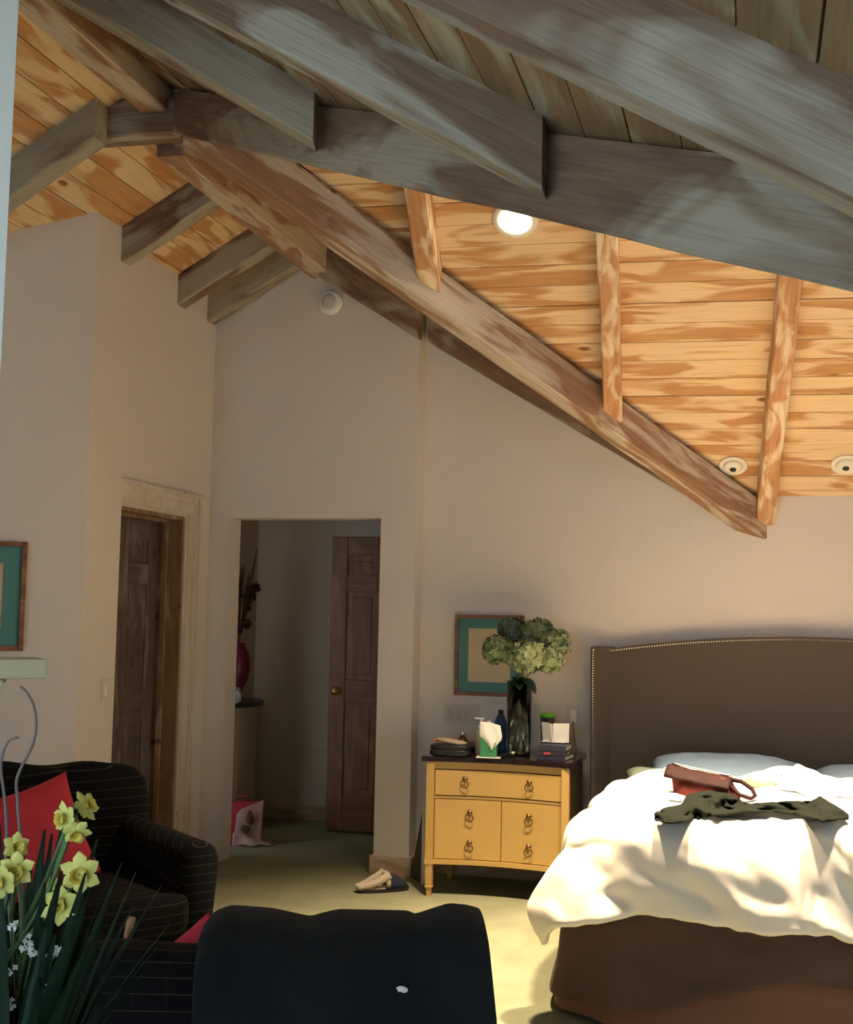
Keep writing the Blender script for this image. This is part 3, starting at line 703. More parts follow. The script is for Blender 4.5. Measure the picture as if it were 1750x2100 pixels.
m_hyd3 = mat('hydrangea_shaded_tone', (.15, .185, .11), .8, var=.4, vscale=28)  # darker copy of the hydrangea colour with shade put into it
def floret(bm, c, n, r, rr):
    n = n.normalized(); a = n.orthogonal().normalized(); b = n.cross(a); ph = rr.random()*6
    for k in range(4):
        an = ph+k*pi/2; d = a*cos(an)+b*sin(an); e = n.cross(d); q = [c, c+d*r*.55+e*r*.45+n*r*.12, c+d*r*1.05+n*r*rr.uniform(.0, .4), c+d*r*.55-e*r*.45+n*r*.12]
        bm.faces.new([bm.verts.new(v) for v in q])
def leaf_bm(base, d, L, wd, droop, n=6, nrm=Vector((0, 0, 1))):
    d = Vector(d).normalized(); s = d.cross(nrm).normalized(); bm = bmesh.new(); rows = []
    for i in range(n+1):
        f = i/n; p = Vector(base)+d*L*f-nrm*droop*f*f*L; wv = wd*sin(pi*min(.98, f*.9+.06))**.8
        rows.append([bm.verts.new(p-s*wv+nrm*wv*.3), bm.verts.new(p), bm.verts.new(p+s*wv+nrm*wv*.3)])
    for a, b in zip(rows, rows[1:]):
        for k in (0, 1): bm.faces.new((a[k], a[k+1], b[k+1], b[k]))
    bmesh.ops.solidify(bm, geom=bm.faces[:], thickness=.0015)
    return bm
heads = [((1022, 1332), 6.60, .098, m_hyd, 'hydrangea bloom at the left of the bunch over the framed print'),
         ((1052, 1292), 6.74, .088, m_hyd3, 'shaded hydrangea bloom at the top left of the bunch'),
         ((1083, 1345), 6.52, .108, m_hyd2, 'largest pale green hydrangea bloom at the front of the bunch'),
         ((1105, 1298), 6.70, .096, m_hyd, 'highest hydrangea bloom in the middle of the bunch'),
         ((1140, 1318), 6.64, .092, m_hyd, 'hydrangea bloom at the right of the bunch'),
         ((1128, 1352), 6.58, .085, m_hyd2, 'lower right hydrangea bloom above the tissue box')]
for k, ((px, py), y, r, m, lb) in enumerate(heads):
    c = ony(px, py, y); rr = random.Random(k)
    t = thing('hydrangea', lb, 'flower', (-1.235, 6.66, TOP+.02), 0, 'hydrangeas in the glass vase'); o0 = Vector((-1.235, 6.66, TOP+.02)); c = c-o0
    bm = blob(c, (r*.72, r*.72, r*.62), 2, .15, 3, seed=k)
    for i in range(170):
        n = Vector((rr.gauss(0, 1), rr.gauss(0, 1), rr.gauss(.15, 1))).normalized()
        floret(bm, c+Vector((n.x*r*.9, n.y*r*.9, n.z*r*.8))*rr.uniform(.82, 1.03), n+Vector((rr.gauss(0, .3), rr.gauss(0, .3), rr.gauss(0, .3))), .021, rr)
    link('bloom', bm, m, t)
    sx, sy = .034*cos(k*1.05), .034*sin(k*1.05)
    link('stem', tube([(sx*-.8, sy*-.8, 0), (sx*.3, sy*.3, .2), (sx*1.1, sy*1.1, .385), (c.x*.5, c.y*.5, .42+(c.z-.42)*.4), (c.x, c.y, c.z-r*.3)], .0065, 7), m_stem, t, smooth=True)
    if k in (0, 4, 5, 2):
        dv = Vector((c.x, c.y-.04, 0)).normalized()
        link('leaf', leaf_bm((sx*1.1, sy*1.1, .40), (dv.x, dv.y-.3, .05 if k != 5 else -.1), .13, .033, .5), m_leaf, t, smooth=True)
    if k in (1, 3): link('leaf', leaf_bm((sx*.6, sy*.6, .22), (sx*20, -1, .4), .07, .02, .2), m_leaf, t, smooth=True)
# tissue boxes
def tissue(bm, s, hgt, seed, lean=(0, 0)):
    def f(i, j):
        a = 2*pi*i; r = s*(.35+.65*j**.7)*(1+.28*sin(2*a+seed)+.14*sin(3*a+seed*2))
        return Vector((r*cos(a)+lean[0]*j, r*.6*sin(a)+lean[1]*j, hgt*j*(1+.16*sin(2*a+seed*1.7))))
    return grid(28, 6, f, .002)
m_tis = mat('tissue', (.88, .86, .80), .9, bump=.1, bscale=40)
t = thing('tissue_box', 'green tissue cube with a large white tissue pulled out, front middle of the nightstand', 'tissue box', (-1.365, 6.49, TOP), R(6))
gb = link('box', B((0, 0, .055), (.088, .088, .108), .004), mat('green_box', (.05, .26, .11), .5, var=.35, vscale=30), t)
link('foot_plate', B((0, 0, .003), (.13, .10, .006), .002), m_white, t)
def tsheet(i, j):
    wv = .062*min(1, .06+j/.45)*(1-.25*max(0, j-.6)); x = (2*i-1)*wv+.006+.012*(1-j)
    return Vector((x, -.055+.04*max(0, j-.45)+.010*abs(2*i-1)+.006*sin(i*9+j*4), .045+.145*j-.018*max(0, 2*i-1)*(j > .5)*j+.004*fbm(i*4, j*3)))
link('tissue', grid(16, 8, tsheet, .002), m_tis, t, smooth=True)
t = thing('tissue_box', 'open white tissue box with angled flaps on the books beside the headboard', 'tissue box', (-1.035, 6.62, TOP+.083), R(-8))
def fl4(x, rz): 
    bm = B((0, 0, .052), (.088, .004, .105), .001); bm.transform(Matrix.Translation((x, 0, 0)) @ Matrix.Rotation(R(rz), 4, 'Z') @ Matrix.Rotation(R(6), 4, 'X')); return bm
link('left_flap', fl4(-.036, -38), m_tis, t); link('right_flap', fl4(.038, 26), m_tis, t); link('back_flap', B((0, .06, .045), (.12, .004, .09), .001), m_tis, t)
link('box_bottom', B((0, .02, .003), (.13, .08, .006), .001), m_tis, t)
# stack of books under it
books = [(.155, .20, .026, (.025, .03, .055), 'thick navy book at the bottom of the stack on the nightstand'), (.150, .19, .022, (.03, .022, .03), 'dark book with a red spine label, middle of the stack'),
         (.145, .18, .030, (.035, .035, .06), 'dark blue book on top of the stack under the white tissue box')]
z = TOP; m_pg = mat('book_pages', (.55, .50, .42), .9)
for k, (bw, bd, bh, c, lb) in enumerate(books):
    t = thing('book', lb, 'book', (-1.02, 6.58, z), R((-6, 3, -2)[k]), 'books stacked on the nightstand'); mc = mat('book_cover', c, .5)
    link('front_cover', B((0, 0, bh-.0015), (bw, bd, .003), .0008), mc, t); link('back_cover', B((0, 0, .0015), (bw, bd, .003), .0008), mc, t); link('spine', B((0, -bd/2+.002, bh/2), (bw, .004, bh), .0008), mc, t)
    link('pages', B((0, .002, bh/2), (bw-.008, bd-.008, bh-.006)), m_pg, t)
    if k == 1: link('spine_label', B((-.035, -bd/2-.0005, bh/2), (.035, .001, .012)), mat('red_label', (.45, .05, .05), .5), t)
    z += bh
# glasses case, folded item, pump bottle etc
t = thing('glasses_case', 'black glasses case lying on the left front of the nightstand', 'case', (-1.575, 6.475, TOP), R(4))
def supbox(sx, sy, sz, p, n=24, m=12):
    def f(i, j):
        a = 2*pi*i; b = pi*(j-.5); q = lambda v: math.copysign(abs(v)**p, v)
        return Vector((sx*q(cos(a))*q(cos(b)), sy*q(sin(a))*q(cos(b)), sz*q(sin(b))+sz))
    return grid(n, m, f)
m_blk = mat('black_leatherette', (.012, .012, .013), .35)
link('lower_shell', supbox(.110, .055, .020, .45), m_blk, t, smooth=True); o = link('lid', supbox(.108, .053, .016, .5), m_blk, t, smooth=True); o.location = (0, 0, .032)
t = thing('eyeglass_pouch', 'tan folded pouch with an orange tip lying on the black glasses case', 'pouch', (-1.575, 6.50, TOP+.063), R(-8))
o = link('pouch', supbox(.085, .045, .012, .7), mat('tan_pouch', (.42, .33, .24), .8, bump=.2), t, smooth=True); o.rotation_euler = (0, R(6), 0)
link('orange_tip', supbox(.018, .016, .008, .6), mat('orange_tip', (.85, .17, .05), .5), t, smooth=True).location = (-.082, -.01, .006)
t = thing('jar', 'small cream jar at the left end of the nightstand top', 'jar', (-1.665, 6.62, TOP))
link('jar_body', lathe([(.018, 0), (.020, .004), (.020, .03), (.017, .034)], 20), m_tis, t, smooth=True); link('jar_lid', lathe([(.019, .034), (.019, .044), (0, .045)], 20), m_trim, t, smooth=True)
t = thing('perfume_bottle', 'small dark bottle with a silver cap behind the glasses case', 'bottle', (-1.575, 6.76, TOP))
link('bottle_body', lathe([(.030, 0), (.034, .01), (.034, .05), (.022, .07), (.012, .078)], 24), mat('amber_glass', (.10, .04, .02), .1, coat=.5), t, smooth=True); link('cap', lathe([(.013, .078), (.013, .10), (0, .103)], 18), m_nail, t, smooth=True)
t = thing('brown_bowl', 'low dark brown bowl behind the pump bottle', 'bowl', (-1.485, 6.72, TOP))
link('bowl', lathe([(.03, 0), (.05, .02), (.056, .05), (.052, .05), (.045, .022), (0, .008)], 28), mat('brown_glaze', (.07, .04, .03), .3), t, smooth=True)
t = thing('pump_bottle', 'clear lotion bottle with a white pump behind the green tissue cube', 'bottle', (-1.432, 6.60, TOP))
link('bottle_body', lathe([(.030, 0), (.034, .006), (.034, .11), (.028, .13), (.013, .14)], 24), mat('hazy_plastic', (.62, .58, .46), .15, trans=.6), t, smooth=True)
link('pump_collar', lathe([(.017, .138), (.017, .158), (.008, .162), (.006, .19), (0, .19)], 18), m_white, t, smooth=True)
link('pump_nozzle', B((-.012, 0, .195), (.055, .014, .011), .003), m_white, t)
t = thing('hand_cream_tube', 'small white and teal tube leaning beside the pump bottle', 'tube', (-1.405, 6.66, TOP))
link('tube_body', lathe([(.016, 0), (.020, .02), (.020, .13), (.004, .165)], 18), mat('teal_plastic', (.03, .16, .17), .4), t, smooth=True); link('tube_cap', lathe([(.012, .165), (.012, .18), (0, .181)], 16), m_white, t, smooth=True)
t = thing('water_bottle', 'blue plastic water bottle with a dark cap standing against the wall', 'bottle', (-1.362, 6.78, TOP))
link('bottle_body', lathe([(.032, 0), (.036, .008), (.033, .05), (.036, .09), (.036, .16), (.026, .19), (.013, .21)], 26), mat('blue_plastic', (.03, .09, .24), .15, trans=.35), t, smooth=True)
link('cap', lathe([(.015, .21), (.015, .232), (0, .233)], 20), mat('navy_cap', (.01, .02, .05), .4), t, smooth=True)
t = thing('tumbler', 'clear plastic tumbler with a lime green lid behind the white tissue box', 'tumbler', (-1.105, 6.83, TOP))
link('cup', lathe([(.030, 0), (.034, .004), (.042, .20), (.040, .20), (.032, .008), (0, .006)], 26), mat('smoky_cup', (.75, .72, .6), .1, trans=.9), t, smooth=True)
link('lid', lathe([(.043, .198), (.043, .212), (.030, .222), (0, .224)], 26), mat('lime_lid', (.18, .62, .03), .4), t, smooth=True)
t = thing('glass_stopper', 'small silver-topped glass on the front edge of the nightstand', 'glass', (-1.238, 6.50, TOP))
link('foot', lathe([(.014, 0), (.012, .003), (.003, .006), (.003, .016)], 16), m_cg, t, smooth=True); link('bowl', lathe([(.003, .016), (.013, .024), (.016, .036), (.0, .034)], 18), m_nail, t, smooth=True)
t = thing('remote_control', 'black remote control lying between the vase and the tissue cube', 'remote', (-1.285, 6.56, TOP), R(70))
link('remote_body', B((0, 0, .009), (.15, .045, .018), .005), m_blk, t)
# leaning board + slipper
t = thing('leaning_board', 'pale upright edge between the nightstand and the wall, with a dark panel standing in for shade', 'board', (-1.768, 6.69, 0), R(128))
link('shade_panel', prism([(0, 0), (.165, 0), (.15, .06), (.02, .40), (0, .42)], 'Y', -.006, .006), mat('shade_panel', (.05, .045, .035), .6), t)  # dark panel added in place of the shadowed patch beside the pale edge
link('pale_edge', mm(-.016, 0, -.016, .016, 0, .43, bev=.003), mat('pale_edge', (.78, .74, .62), .5), t)
a = math.atan2(.182, .229)
t = thing('slipper', 'navy slipper with cream fleece lining lying on the carpet by the passage', 'slipper', (-1.93, 6.455, 0), a)
m_navy = mat('navy_suede', (.02, .026, .06), .9, sheen=.4); m_fl = mat('cream_fleece', (.68, .58, .45), .95, bump=1, bscale=140, sheen=.4)
def sole(x): return .050*(1-abs((x+.0)/.148)**3.2)**.5*(1+.12*(x/.14))
def slab(z0, z1, k=1.0):
    n = 26; pl = [(-.146+.292*i/n, -sole(-.146+.292*i/n)*k) for i in range(n+1)]+[(.146-.292*i/n, sole(.146-.292*i/n)*k) for i in range(n+1)]
    return prism(pl, 'Z', z0, z1)
link('sole', slab(0, .018, 1.03), m_dark, t)
def shell(x0, x1, hf, k=1.0):
    def f(i, j):
        x = x0+(x1-x0)*i; a = pi*j; w_ = max(.002, sole(x)*k); return Vector((x, -w_*cos(a), .016+hf(x)*abs(sin(a))**.6))
    return grid(18, 16, f)
o = link('toe_cap', shell(.0, .1458, lambda x: .078*max(.03, (1-(max(0, x)/.150)**2.2))), m_navy, t, smooth=True); s = o.modifiers.new('s', 'SOLIDIFY'); s.thickness = .006
def cuff(i, j):
    x = -.146+.155*i; a = j; sgn = 1 if j > .5 else -1; w_ = sole(x)
    return Vector((x, 0, 0))
bm = bmesh.new()
for sgn in (1, -1):
    tube([(-.143+.163*k/10, sgn*(sole(-.143+.163*k/10)-.008), .030+.060*(k/10)**1.5) for k in range(11)], lambda f: .015+.008*f, 8, bm)
link('fleece_collar', bm, m_fl, t, smooth=True)
link('heel_wall', tube([(-.132, -.034, .03), (-.143, -.018, .031), (-.146, 0, .032), (-.143, .018, .031), (-.132, .034, .03)], .015, 8), m_fl, t, smooth=True)
def cuffarc(i): a = pi*i; return (.012, -.050*cos(a), .03+.063*sin(a)**.7)
link('fleece_cuff', tube([cuffarc(i/12) for i in range(13)], .014, 8), m_fl, t, smooth=True)
link('insole', slab(.018, .026, .9), m_fl, t)

# ------------------------------------------------------------------ hallway things
t = thing('console_table', 'half-round hall console with a dark top and cream body', 'console', (-3.55, 7.80, 0))
def half(r, z0, z1, n=20): return prism([(r*sin(pi*i/n), -r*1.3*cos(pi*i/n)) for i in range(n+1)], 'Z', z0, z1)
link('table_top', half(.30, .845, .872), mat('dark_console_top', (.02, .03, .025), .3), t); link('apron', half(.275, .76, .845), mat('cream_console', (.42, .33, .22), .6), t); link('cabinet_body', half(.262, .0, .76), mat('cream_console_body', (.44, .35, .24), .6), t)
t = thing('maroon_vase', 'round maroon vase of dried flowers on the hall console', 'vase', (-3.385, 7.72, .872))
link('vase_body', lathe([(.05, 0), (.055, .02), (.05, .10), (.085, .15), (.098, .24), (.085, .33), (.055, .38), (.06, .40), (.05, .40), (.05, .37), (0, .36)], 28), mat('maroon_glaze', (.12, .012, .025), .35), t, smooth=True)
t = thing('silver_bowl', 'crumpled silver-grey wrap in front of the maroon vase in the hall', 'bowl', (-3.355, 7.60, .872))
link('wrap', blob((0, 0, .055), (.07, .07, .058), 3, .35, 3), mat('silver_wrap', (.40, .40, .38), .35), t)
m_rd = mat('dried_red_flower', (.06, .018, .014), .9, var=.4, vscale=25); m_tw = mat('dried_twig', (.16, .10, .05), .9)
t = thing('dried_flowers', 'dark dried flower arrangement rising from the maroon vase', 'dried flowers', (-3.385, 7.72, 1.24))
rr = random.Random(11)
for k in range(22):
    a = rr.uniform(0, 2*pi); sp = rr.uniform(.02, .17); hh = rr.uniform(.08, .50); e = Vector((abs(sp*cos(a))*.9-.02, sp*sin(a), hh))
    link('twig', tube([(0, 0, -.1), (e.x*.3, e.y*.3, hh*.4), e], .003, 5), m_tw, t)
    if hh < .42:
        bm = blob(e, (.028, .028, .024), 1, .5, 6, seed=k)
        for q in range(10):
            n = Vector((rr.gauss(0, 1), rr.gauss(0, 1), rr.gauss(0, 1))).normalized(); floret(bm, e+n*.026, n, .022, rr)
        link('dried_bloom', bm, m_rd, t)
for k in range(9):
    a = rr.uniform(-.6, .9); link('grass_blade', leaf_bm((.01, 0, .1), (.25*sin(a)+.08, rr.uniform(-.3, .3), 1), rr.uniform(.4, .62), .012, -.15, nrm=Vector((0, -1, 0))), m_tw, t)
# gift bag
t = thing('gift_bag', 'red and tan shopping bag with white paper slumped on the hall floor', 'bag', (-3.17, 7.42, 0), R(22))
m_red = mat('red_bag', (.36, .02, .03), .5); m_tan = mat('tan_bag_print', (.34, .20, .15), .6, var=.25, vscale=12)
bm = loft([[(-.13, -.06, 0), (.12, -.06, 0), (.12, .06, 0), (-.13, .06, 0)], [(-.13, -.05, .12), (.13, -.045, .12), (.12, .06, .12), (-.13, .06, .12)], [(-.115, -.01, .26), (.095, -.005, .27), (.09, .03, .27), (-.115, .03, .26)]])
link('bag_body', bm, m_red, t)
bm = grid(12, 12, lambda i, j: Vector((-.05+.17*i+.01*j, -.070+.055*j*j-.006*sin(i*6), .06*(1-i)*(1-j)+.01+.20*j+.07*i*j)), .003); link('printed_front', bm, m_tan, t, smooth=True)
bm = blob((.045, -.062, .17), (.022, .006, .045), 2, .4, 3); blob((.015, -.070, .10), (.03, .006, .03), 2, .4, 3, bm=bm, seed=3); link('brown_motif', bm, mat('brown_motif', (.10, .045, .03), .8), t)
bm = grid(14, 8, lambda i, j: Vector((-.06+.24*i, -.08-.05*j+.012*sin(i*9), .075*(1-i)*(1-j)+.006+.01*abs(sin(i*7+j*3)))), .002); link('white_paper', bm, mat('pale_paper', (.45, .33, .27), .8), t, smooth=True)
link('handle', tube([(-.05, .0, .262), (-.04, -.01, .30), (.02, -.01, .305), (.04, 0, .268)], .004), m_red, t, smooth=True)

# ------------------------------------------------------------------ pinstriped armchairs
def stripemat():
    m, nt, p = nodes('black_pinstripe'); N = nt.nodes; L = nt.links
    uv = N.new('ShaderNodeTexCoord'); sp = N.new('ShaderNodeSeparateXYZ'); L.new(uv.outputs['Object'], sp.inputs[0])
    def lines(out, freq, wd, wob=0):
        a = N.new('ShaderNodeMath'); a.operation = 'MULTIPLY'; a.inputs[1].default_value = freq; L.new(out, a.inputs[0])
        b = N.new('ShaderNodeMath'); b.operation = 'FRACT'; L.new(a.outputs[0], b.inputs[0])
        c = N.new('ShaderNodeMath'); c.operation = 'LESS_THAN'; c.inputs[1].default_value = wd; L.new(b.outputs[0], c.inputs[0]); return c.outputs[0]
    ad = N.new('ShaderNodeMath'); ad.operation = 'MULTIPLY_ADD'; L.new(sp.outputs['Y'], ad.inputs[0]); ad.inputs[1].default_value = .55; L.new(sp.outputs['Z'], ad.inputs[2])
    l1 = lines(ad.outputs[0], 30, .06); l2 = lines(sp.outputs['X'], 14, .02)
    f = N.new('ShaderNodeMath'); f.operation = 'MULTIPLY'; f.inputs[1].default_value = .25; L.new(l2, f.inputs[0])
    g = N.new('ShaderNodeMath'); g.operation = 'MAXIMUM'; L.new(l1, g.inputs[0]); L.new(f.outputs[0], g.inputs[1])
    mx = N.new('ShaderNodeMix'); mx.data_type = 'RGBA'; mx.inputs[6].default_value = (.004, .004, .005, 1); mx.inputs[7].default_value = (.060, .050, .030, 1); L.new(g.outputs[0], mx.inputs[0])
    L.new(mx.outputs[2], p.inputs['Base Color']); p.inputs['Roughness'].default_value = .9; p.inputs['Specular IOR Level'].default_value = .15
    return m
m_str = stripemat()
def rbox(x0, x1, y0, y1, z0, z1, b): return mm(x0, x1, y0, y1, z0, z1, bev=b)
def armchair(label, loc, rz, W, D, bh, ah, aw=.15, arms=True):
    """faces local +y; x across; back at y = 0"""
    t = thing('armchair', label, 'armchair', loc, rz, 'pinstriped armchairs')
    link('seat_base', rbox(-W/2, W/2, .03, D-.03, .10, .32, .03), m_str, t, smooth=False)
    link('seat_cushion', rbox(-W/2+aw*.8, W/2-aw*.8, .15, D, .31, .46, .05), m_str, t, smooth=True)
    n = 26
    def bk(i, j):
        x = (-W/2+.0)+W*i; a = 2*pi*j; q = lambda v, p: math.copysign(abs(v)**p, v)
        top = bh+.012*sin(x*7+1)+.010*sin(x*17)-.05*max(0, (abs(2*i-1)-.86)/.14)**2
        cz = (.25+top)/2; hz = (top-.25)/2; z = cz+hz*q(sin(a), .35); y = .09+.085*q(cos(a), .5)-.12*(z-.35)*(z > .35)*.9
        return Vector((x, y, z))
    bm = grid(n, 36, bk); 
    bmesh.ops.remove_doubles(bm, verts=bm.verts, dist=.0005); bmesh.ops.holes_fill(bm, edges=bm.edges); link('backrest', bm, m_str, t, smooth=True)
    for s in (-1, 1):
        secs = []
        for k in range(15):
            f = k/14; y = .06+(D-.12)*f; zt = ah+.02*(1-f); r = aw/2*(1.0+.12*f)
            cx = s*(W/2-aw*.45); ring_ = []
            for q in range(18):
                an = 2*pi*q/18; vx = cos(an); vz = sin(an)
                if vz >= 0: ring_.append((cx+vx*r, y, zt-r+vz*r))
                else: ring_.append((cx+vx*r*(.82-.0*f), y, max(.11, zt-r+vz*(zt-r-.11)*1.3)))
            secs.append(ring_)
        f_ = secs[-1]; cen = Vector((sum(p[0] for p in f_)/18, 0, sum(p[2] for p in f_)/18))
        secs.append([(cen.x+(p[0]-cen.x)*.8, p[1]+.02, cen.z+(p[2]-cen.z)*.93) for p in f_])
        link('armrest', loft(secs), m_str, t, smooth=True)
    for sx in (-1, 1):
        for yy in (.08, D-.08): link('leg', lathe([(.018, 0), (.026, .11)], 12, loc=(sx*(W/2-.07), yy, 0)), m_dark, t)
    return t
# far chair: its back runs from (-2.43,4.78) towards (-3.0,3.95)
ang = R(-54)       # facing direction
armchair('black pinstriped armchair with a red cushion in front of the left wall', (-2.80, 4.305, 0), R(-125), 1.0, .74, .87, .635)
armchair('black pinstriped armchair seen from behind at the bottom left of the picture', (-1.02, 2.395, 0), R(15), 1.0, .82, .80, .60)
m_redc = mat('red_cushion', (.62, .035, .06), .75, sheen=.3, bump=.12, bscale=300)

def cushion_mesh(size, seed=1, n=26):
    bm = bmesh.new()
    for sgn in (1, -1):
        V = []
        for i in range(n+1):
            row = []
            for j in range(n+1):
                a = 2*i/n-1; b = 2*j/n-1; h = ((1-a**4)*(1-b**4))**.6
                row.append(bm.verts.new((a*(1-.09*(1-b*b))*size[0]/2, b*(1-.09*(1-a*a))*size[1]/2, sgn*h*size[2]/2*(1+.15*fbm(a*1.7+seed, b*1.7, sgn)))))
            V.append(row)
        for i in range(n):
            for j in range(n): bm.faces.new((V[i][j], V[i+1][j], V[i+1][j+1], V[i][j+1]))
    bmesh.ops.remove_doubles(bm, verts=bm.verts, dist=.0004); return bm
def cushion(c, size, facing, tilt, spin, m, label, seed):
    n = Vector((*facing, 0)).normalized()*cos(tilt)+Vector((0, 0, sin(tilt))); ex = Vector((0, 0, 1)).cross(n).normalized(); ey = n.cross(ex)
    mw = Matrix((ex, ey, n)).transposed().to_4x4() @ Matrix.Rotation(spin, 4, 'Z'); mw.translation = c
    o = link('cushion', cushion_mesh(size, seed), m, mw=mw, smooth=True); tag(o, label, 'cushion', 'red cushions on the armchairs')
def atd(px, py, d): return CAMP+_ray(px, py)*d
cushion(atd(72, 1722, 4.42), (.40, .40, .13), (.819, -.574), R(22), R(14), m_redc, 'bright red square cushion leaning on the far armchair', 2)
cushion(atd(408, 2052, 2.86), (.34, .34, .10), (-.26, .966), R(20), R(-38), m_redc, 'red cushion just peeking over the back of the near armchair', 4)

# blanket thrown over the near chair
MC = Matrix.Translation((-1.0, 2.40, 0)) @ Matrix.Rotation(R(15), 4, 'Z')
hx = [(-.10, .835), (-.08, .862), (-.05, .872), (.03, .868), (.116, .852), (.15, .862), (.177, .868), (.323, .868), (.335, .860), (.41, .885), (.447, .882), (.475, .875)]
def hb_(x):
    for (a, p), (b, q) in zip(hx, hx[1:]):
        if x <= b: f = max(0, (x-a)/(b-a)); return p+(q-p)*f
    return hx[-1][1]
def blk(i, j):
    x = -.10+.575*i; top = hb_(x); front = .30; back = .62; s = -front+(front+back+.22)*j; r = .07
    if s < 0: y = .10+.02; z = top-r*.6+s*.95; y += .05+.1*min(1, -s/.3)
    elif s < .22: a = pi*s/.22; y = .035+.085*cos(a)*1.0; z = top-r*.6+r*.6*sin(a)
    else: d = s-.22; y = -.05-.10*min(1, d/.5)*(.5)-.02; z = top-r*.6-d
    if s > .1: y -= .022*sin(x*22+z*5)*min(1, abs(s-.1)/.2)+.035*fbm(x*3, z*3, 6)*min(1, abs(s-.1)/.2)
    x += (.028*min(1, max(0, s-.1)/.25))*max(0, 2*i-1)
    return MC @ Vector((x, y, max(.02, z)))
m_blanket = mat('black_wool', (.006, .007, .008), .95, sheen=.06, bump=.3, bscale=160)
cloth(grid(60, 60, blk), 'blanket', m_blanket, 'black wool blanket thrown over the back of the near armchair', 'blanket', .014, 1)
p = atd(827, 2030, 2.42)
tag(link('lint_tuft', blob(p, (.012, .004, .006), 2, .7, 5), m_tis), 'tiny white tuft of fluff caught on the black blanket', 'fluff')
p = atd(266, 1900, 2.80)
t = thing('backscratcher', 'tan wooden handle poking up behind the back of the near armchair', 'stick', (p.x, p.y, 0))
bm = tube([(-.05, .0, .46), (0, 0, p.z), (.004, 0, p.z+.02)], .010, 8); link('handle', bm, mat('tan_wood', (.40, .20, .09), .5), t, smooth=True)

# ------------------------------------------------------------------ daffodils in the left foreground
VC = atd(22, 1990, 1.90); VZ = .62
m_tbl = mat('dark_side_table', (.05, .035, .03), .4)
t = thing('side_table', 'small round side table under the daffodil vase, below the picture edge', 'table', (VC.x, VC.y, 0))
link('table_top', lathe([(.0, .595), (.17, .595), (.18, .605), (.175, .62), (0, .62)], 36), m_tbl, t); link('pedestal', lathe([(.12, 0), (.11, .02), (.03, .06), (.022, .3), (.03, .56), (.06, .595)], 24), m_tbl, t, smooth=True)
t = thing('glass_vase', 'clear glass vase holding the daffodils in the bottom left corner', 'vase', (VC.x, VC.y, VZ))
link('glass', lathe([(.0, .006), (.05, .006), (.055, .03), (.062, .30), (.066, .301), (.060, .02), (.052, .0), (0, .0)], 30), m_cg, t, smooth=True)
m_pet = mat('daffodil_petal', (.62, .60, .16), .7, var=.1, vscale=60); m_tr = mat('daffodil_trumpet', (.58, .44, .05), .7)
m_dst = mat('daffodil_stem', (.08, .15, .05), .6); m_dlf = mat('daffodil_leaf', (.022, .065, .035), .6, var=.3, vscale=12)
ff = [((133, 1679), 1.88, (-.5, -.8, .1), .025, 'daffodil bloom over the red cushion, left of the topmost pair'),
      ((176, 1654), 1.93, (.7, -.3, .35), .025, 'topmost daffodil, turned to the right beyond the red cushion'),
      ((156, 1706), 1.86, (.2, -.8, -.4), .022, 'small drooping daffodil just under the topmost pair'),
      ((164, 1793), 1.84, (.1, -1, .1), .031, 'large open daffodil at the lower right corner of the red cushion'),
      ((124, 1856), 1.82, (-.1, -1, .25), .029, 'lowest open daffodil, below the red cushion'),
      ((34, 1737), 1.90, (.5, -.8, .2), .022, 'upper of the daffodils at the left picture edge'),
      ((32, 1786), 1.86, (.2, -1, .1), .028, 'middle daffodil at the left picture edge'),
      ((4, 1808), 1.84, (-.3, -1, .1), .026, 'daffodil cut off by the left picture edge'),
      ((106, 1812), 1.92, (-.6, -.5, .5), .016, 'half-open daffodil bud between the two large open blooms')]
for k, ((px, py), d, n, r, lb) in enumerate(ff):
    c = atd(px, py, d); n = Vector(n); n = (rt*n.x-fw*(-n.y)*1.0+up*n.z).normalized()
    t = thing('daffodil', lb, 'flower', (VC.x, VC.y, VZ+.01), 0, 'daffodils in the glass vase'); c = c-Vector((VC.x, VC.y, VZ+.01))
    a = n.orthogonal().normalized(); b = n.cross(a); bm = bmesh.new()
    for q in range(6):
        an = q*pi/3+k; dd = a*cos(an)+b*sin(an); e = n.cross(dd); L = r*(1+.08*sin(q*5+k))
        rows = [[bm.verts.new(c+dd*L*f+e*wv*r*sg+n*(.10*r*sin(f*5+q)+(.12*r if sg == 0 else .0))) for sg in (-1, 0, 1)] for f, wv in ((.1, .10), (.4, .33), (.72, .33), (1.02, .03))]
        for A_, B_ in zip(rows, rows[1:]):
            for m_ in (0, 1): bm.faces.new((A_[m_], A_[m_+1], B_[m_+1], B_[m_]))
    link('petals', bm, m_pet, t, smooth=True)
    bm = bmesh.new(); rg = []
    for f, rr_ in ((0, .22), (.25, .24), (.45, .30), (.52, .42)):
        rg.append([bm.verts.new(c+n*f*r+(a*cos(2*pi*q/16)+b*sin(2*pi*q/16))*r*rr_*(1+(.10*sin(q*2.6) if f > .5 else 0))) for q in range(16)])
    for A_, B_ in zip(rg, rg[1:]):
        for q in range(16): bm.faces.new((A_[q], A_[(q+1) % 16], B_[(q+1) % 16], B_[q]))
    bm.faces.new(rg[0]); link('trumpet', bm, m_tr, t, smooth=True)
    sx, sy = .03*cos(k*2.4), .03*sin(k*2.4)
    link('stem', tube([(sx, sy, 0), (sx*1.4, sy*1.4, .30), (c.x*.55+sx*.5, c.y*.55, .30+(c.z-.30)*.55), (c-n*r*.9+Vector((0, 0, .012))), c-n*r*.1], .0035, 6), m_dst, t, smooth=True)
t = thing('foliage', 'dense dark green blade leaves around the daffodil stems', 'leaves', (VC.x, VC.y, VZ+.015))
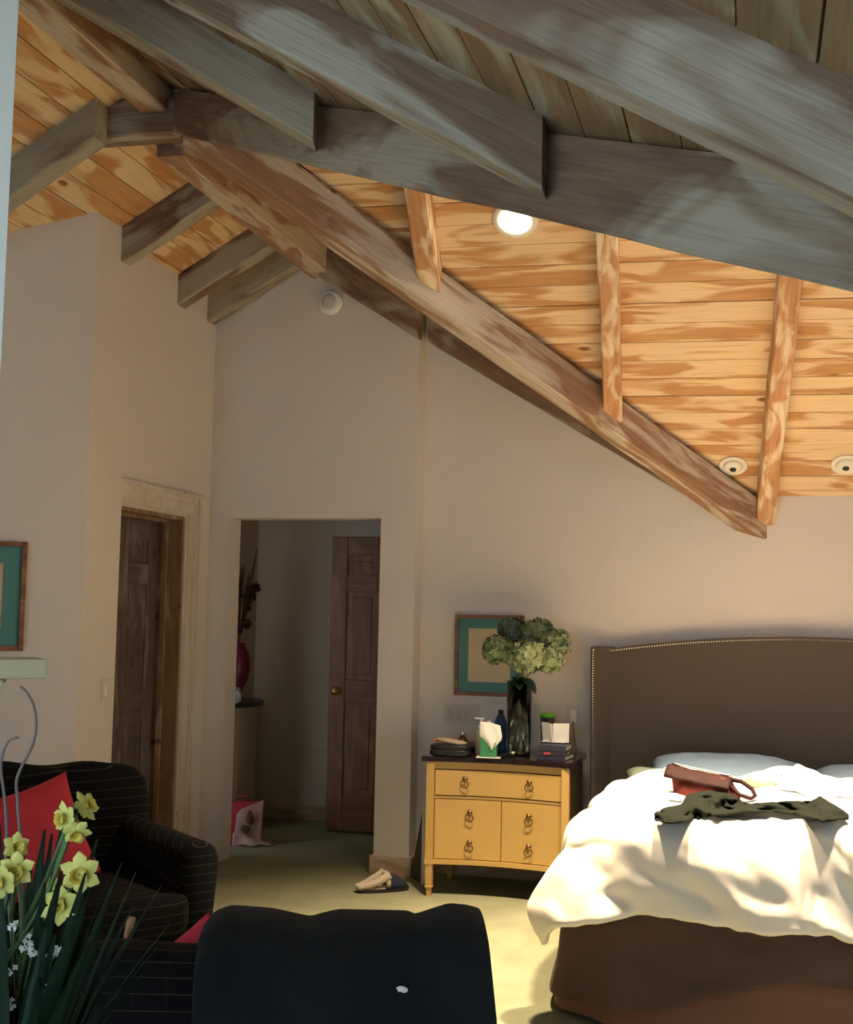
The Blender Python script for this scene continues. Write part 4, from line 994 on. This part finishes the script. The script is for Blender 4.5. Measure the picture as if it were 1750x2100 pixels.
rr = random.Random(4)
for k in range(84):
    a = rr.uniform(0, 2*pi); L = rr.uniform(.34, .52); sp = rr.uniform(.05, .42); d = Vector((sp*cos(a), sp*sin(a), 1)).normalized()
    o = link('leaf', leaf_bm((.03*cos(a), .03*sin(a), .0), d, L, .012, rr.uniform(0, .2), 8, nrm=Vector((-cos(a), -sin(a), .3)).normalized()), m_dlf, t, smooth=True)
t = thing('white_filler_flowers', 'sprigs of tiny white filler blossom low among the daffodil leaves', 'flower', (VC.x, VC.y, VZ+.015))
o0 = Vector((VC.x, VC.y, VZ+.015))
for px, py in ((58, 1936), (68, 1950), (52, 1948), (108, 1958), (116, 1952), (14, 1990), (8, 2040), (105, 2030), (112, 2018), (30, 1900), (16, 2060), (98, 2042)):
    c = atd(px, py, 1.80)-o0; bm = bmesh.new()
    for q in range(7): floret(bm, c+Vector((rr.gauss(0, .004), rr.gauss(0, .004), rr.gauss(0, .004))), Vector((rr.gauss(0, .5), -1, rr.gauss(0, .5))), .005, rr)
    link('blossom', bm, mat('white_blossom', (.62, .64, .58), .8), t); link('sprig', tube([(c.x*.4, c.y*.4, c.z-.12), (c.x*.8, c.y*.8, c.z-.04), c], .0012, 4), m_dst, t)
m_wil = mat('curly_willow', (.15, .13, .12), .8)
for pts, lb in (([(60, 1990), (48, 1800), (40, 1700), (36, 1640), (34, 1600), (48, 1565), (66, 1530), (74, 1492), (70, 1450), (56, 1422), (42, 1408)], 'tall curly willow twig arching up against the pale wall below the mantel'),
                ([(20, 1990), (14, 1800), (14, 1700), (10, 1640), (2, 1580), (6, 1545), (18, 1520), (38, 1512)], 'shorter curly willow twig beside the left picture edge')):
    P_ = [atd(x, y, 1.92) for x, y in pts]
    base = Vector((VC.x, VC.y, VZ+.012)); P_ = [base, base+Vector((.01, .01, .2))]+P_[1:]
    Q = []
    for i in range(len(P_)-1):
        p0 = P_[max(0, i-1)]; p1 = P_[i]; p2 = P_[i+1]; p3 = P_[min(len(P_)-1, i+2)]
        for s_ in range(4):
            u_ = s_/4; Q.append(.5*((2*p1)+(p2-p0)*u_+(2*p0-5*p1+4*p2-p3)*u_*u_+(3*p1-p0-3*p2+p3)*u_**3))
    Q.append(P_[-1])
    tag(link('willow_twig', tube(Q, lambda f: .0030-.0012*f, 6), m_wil, smooth=True), lb, 'twig', 'willow twigs in the daffodil vase')
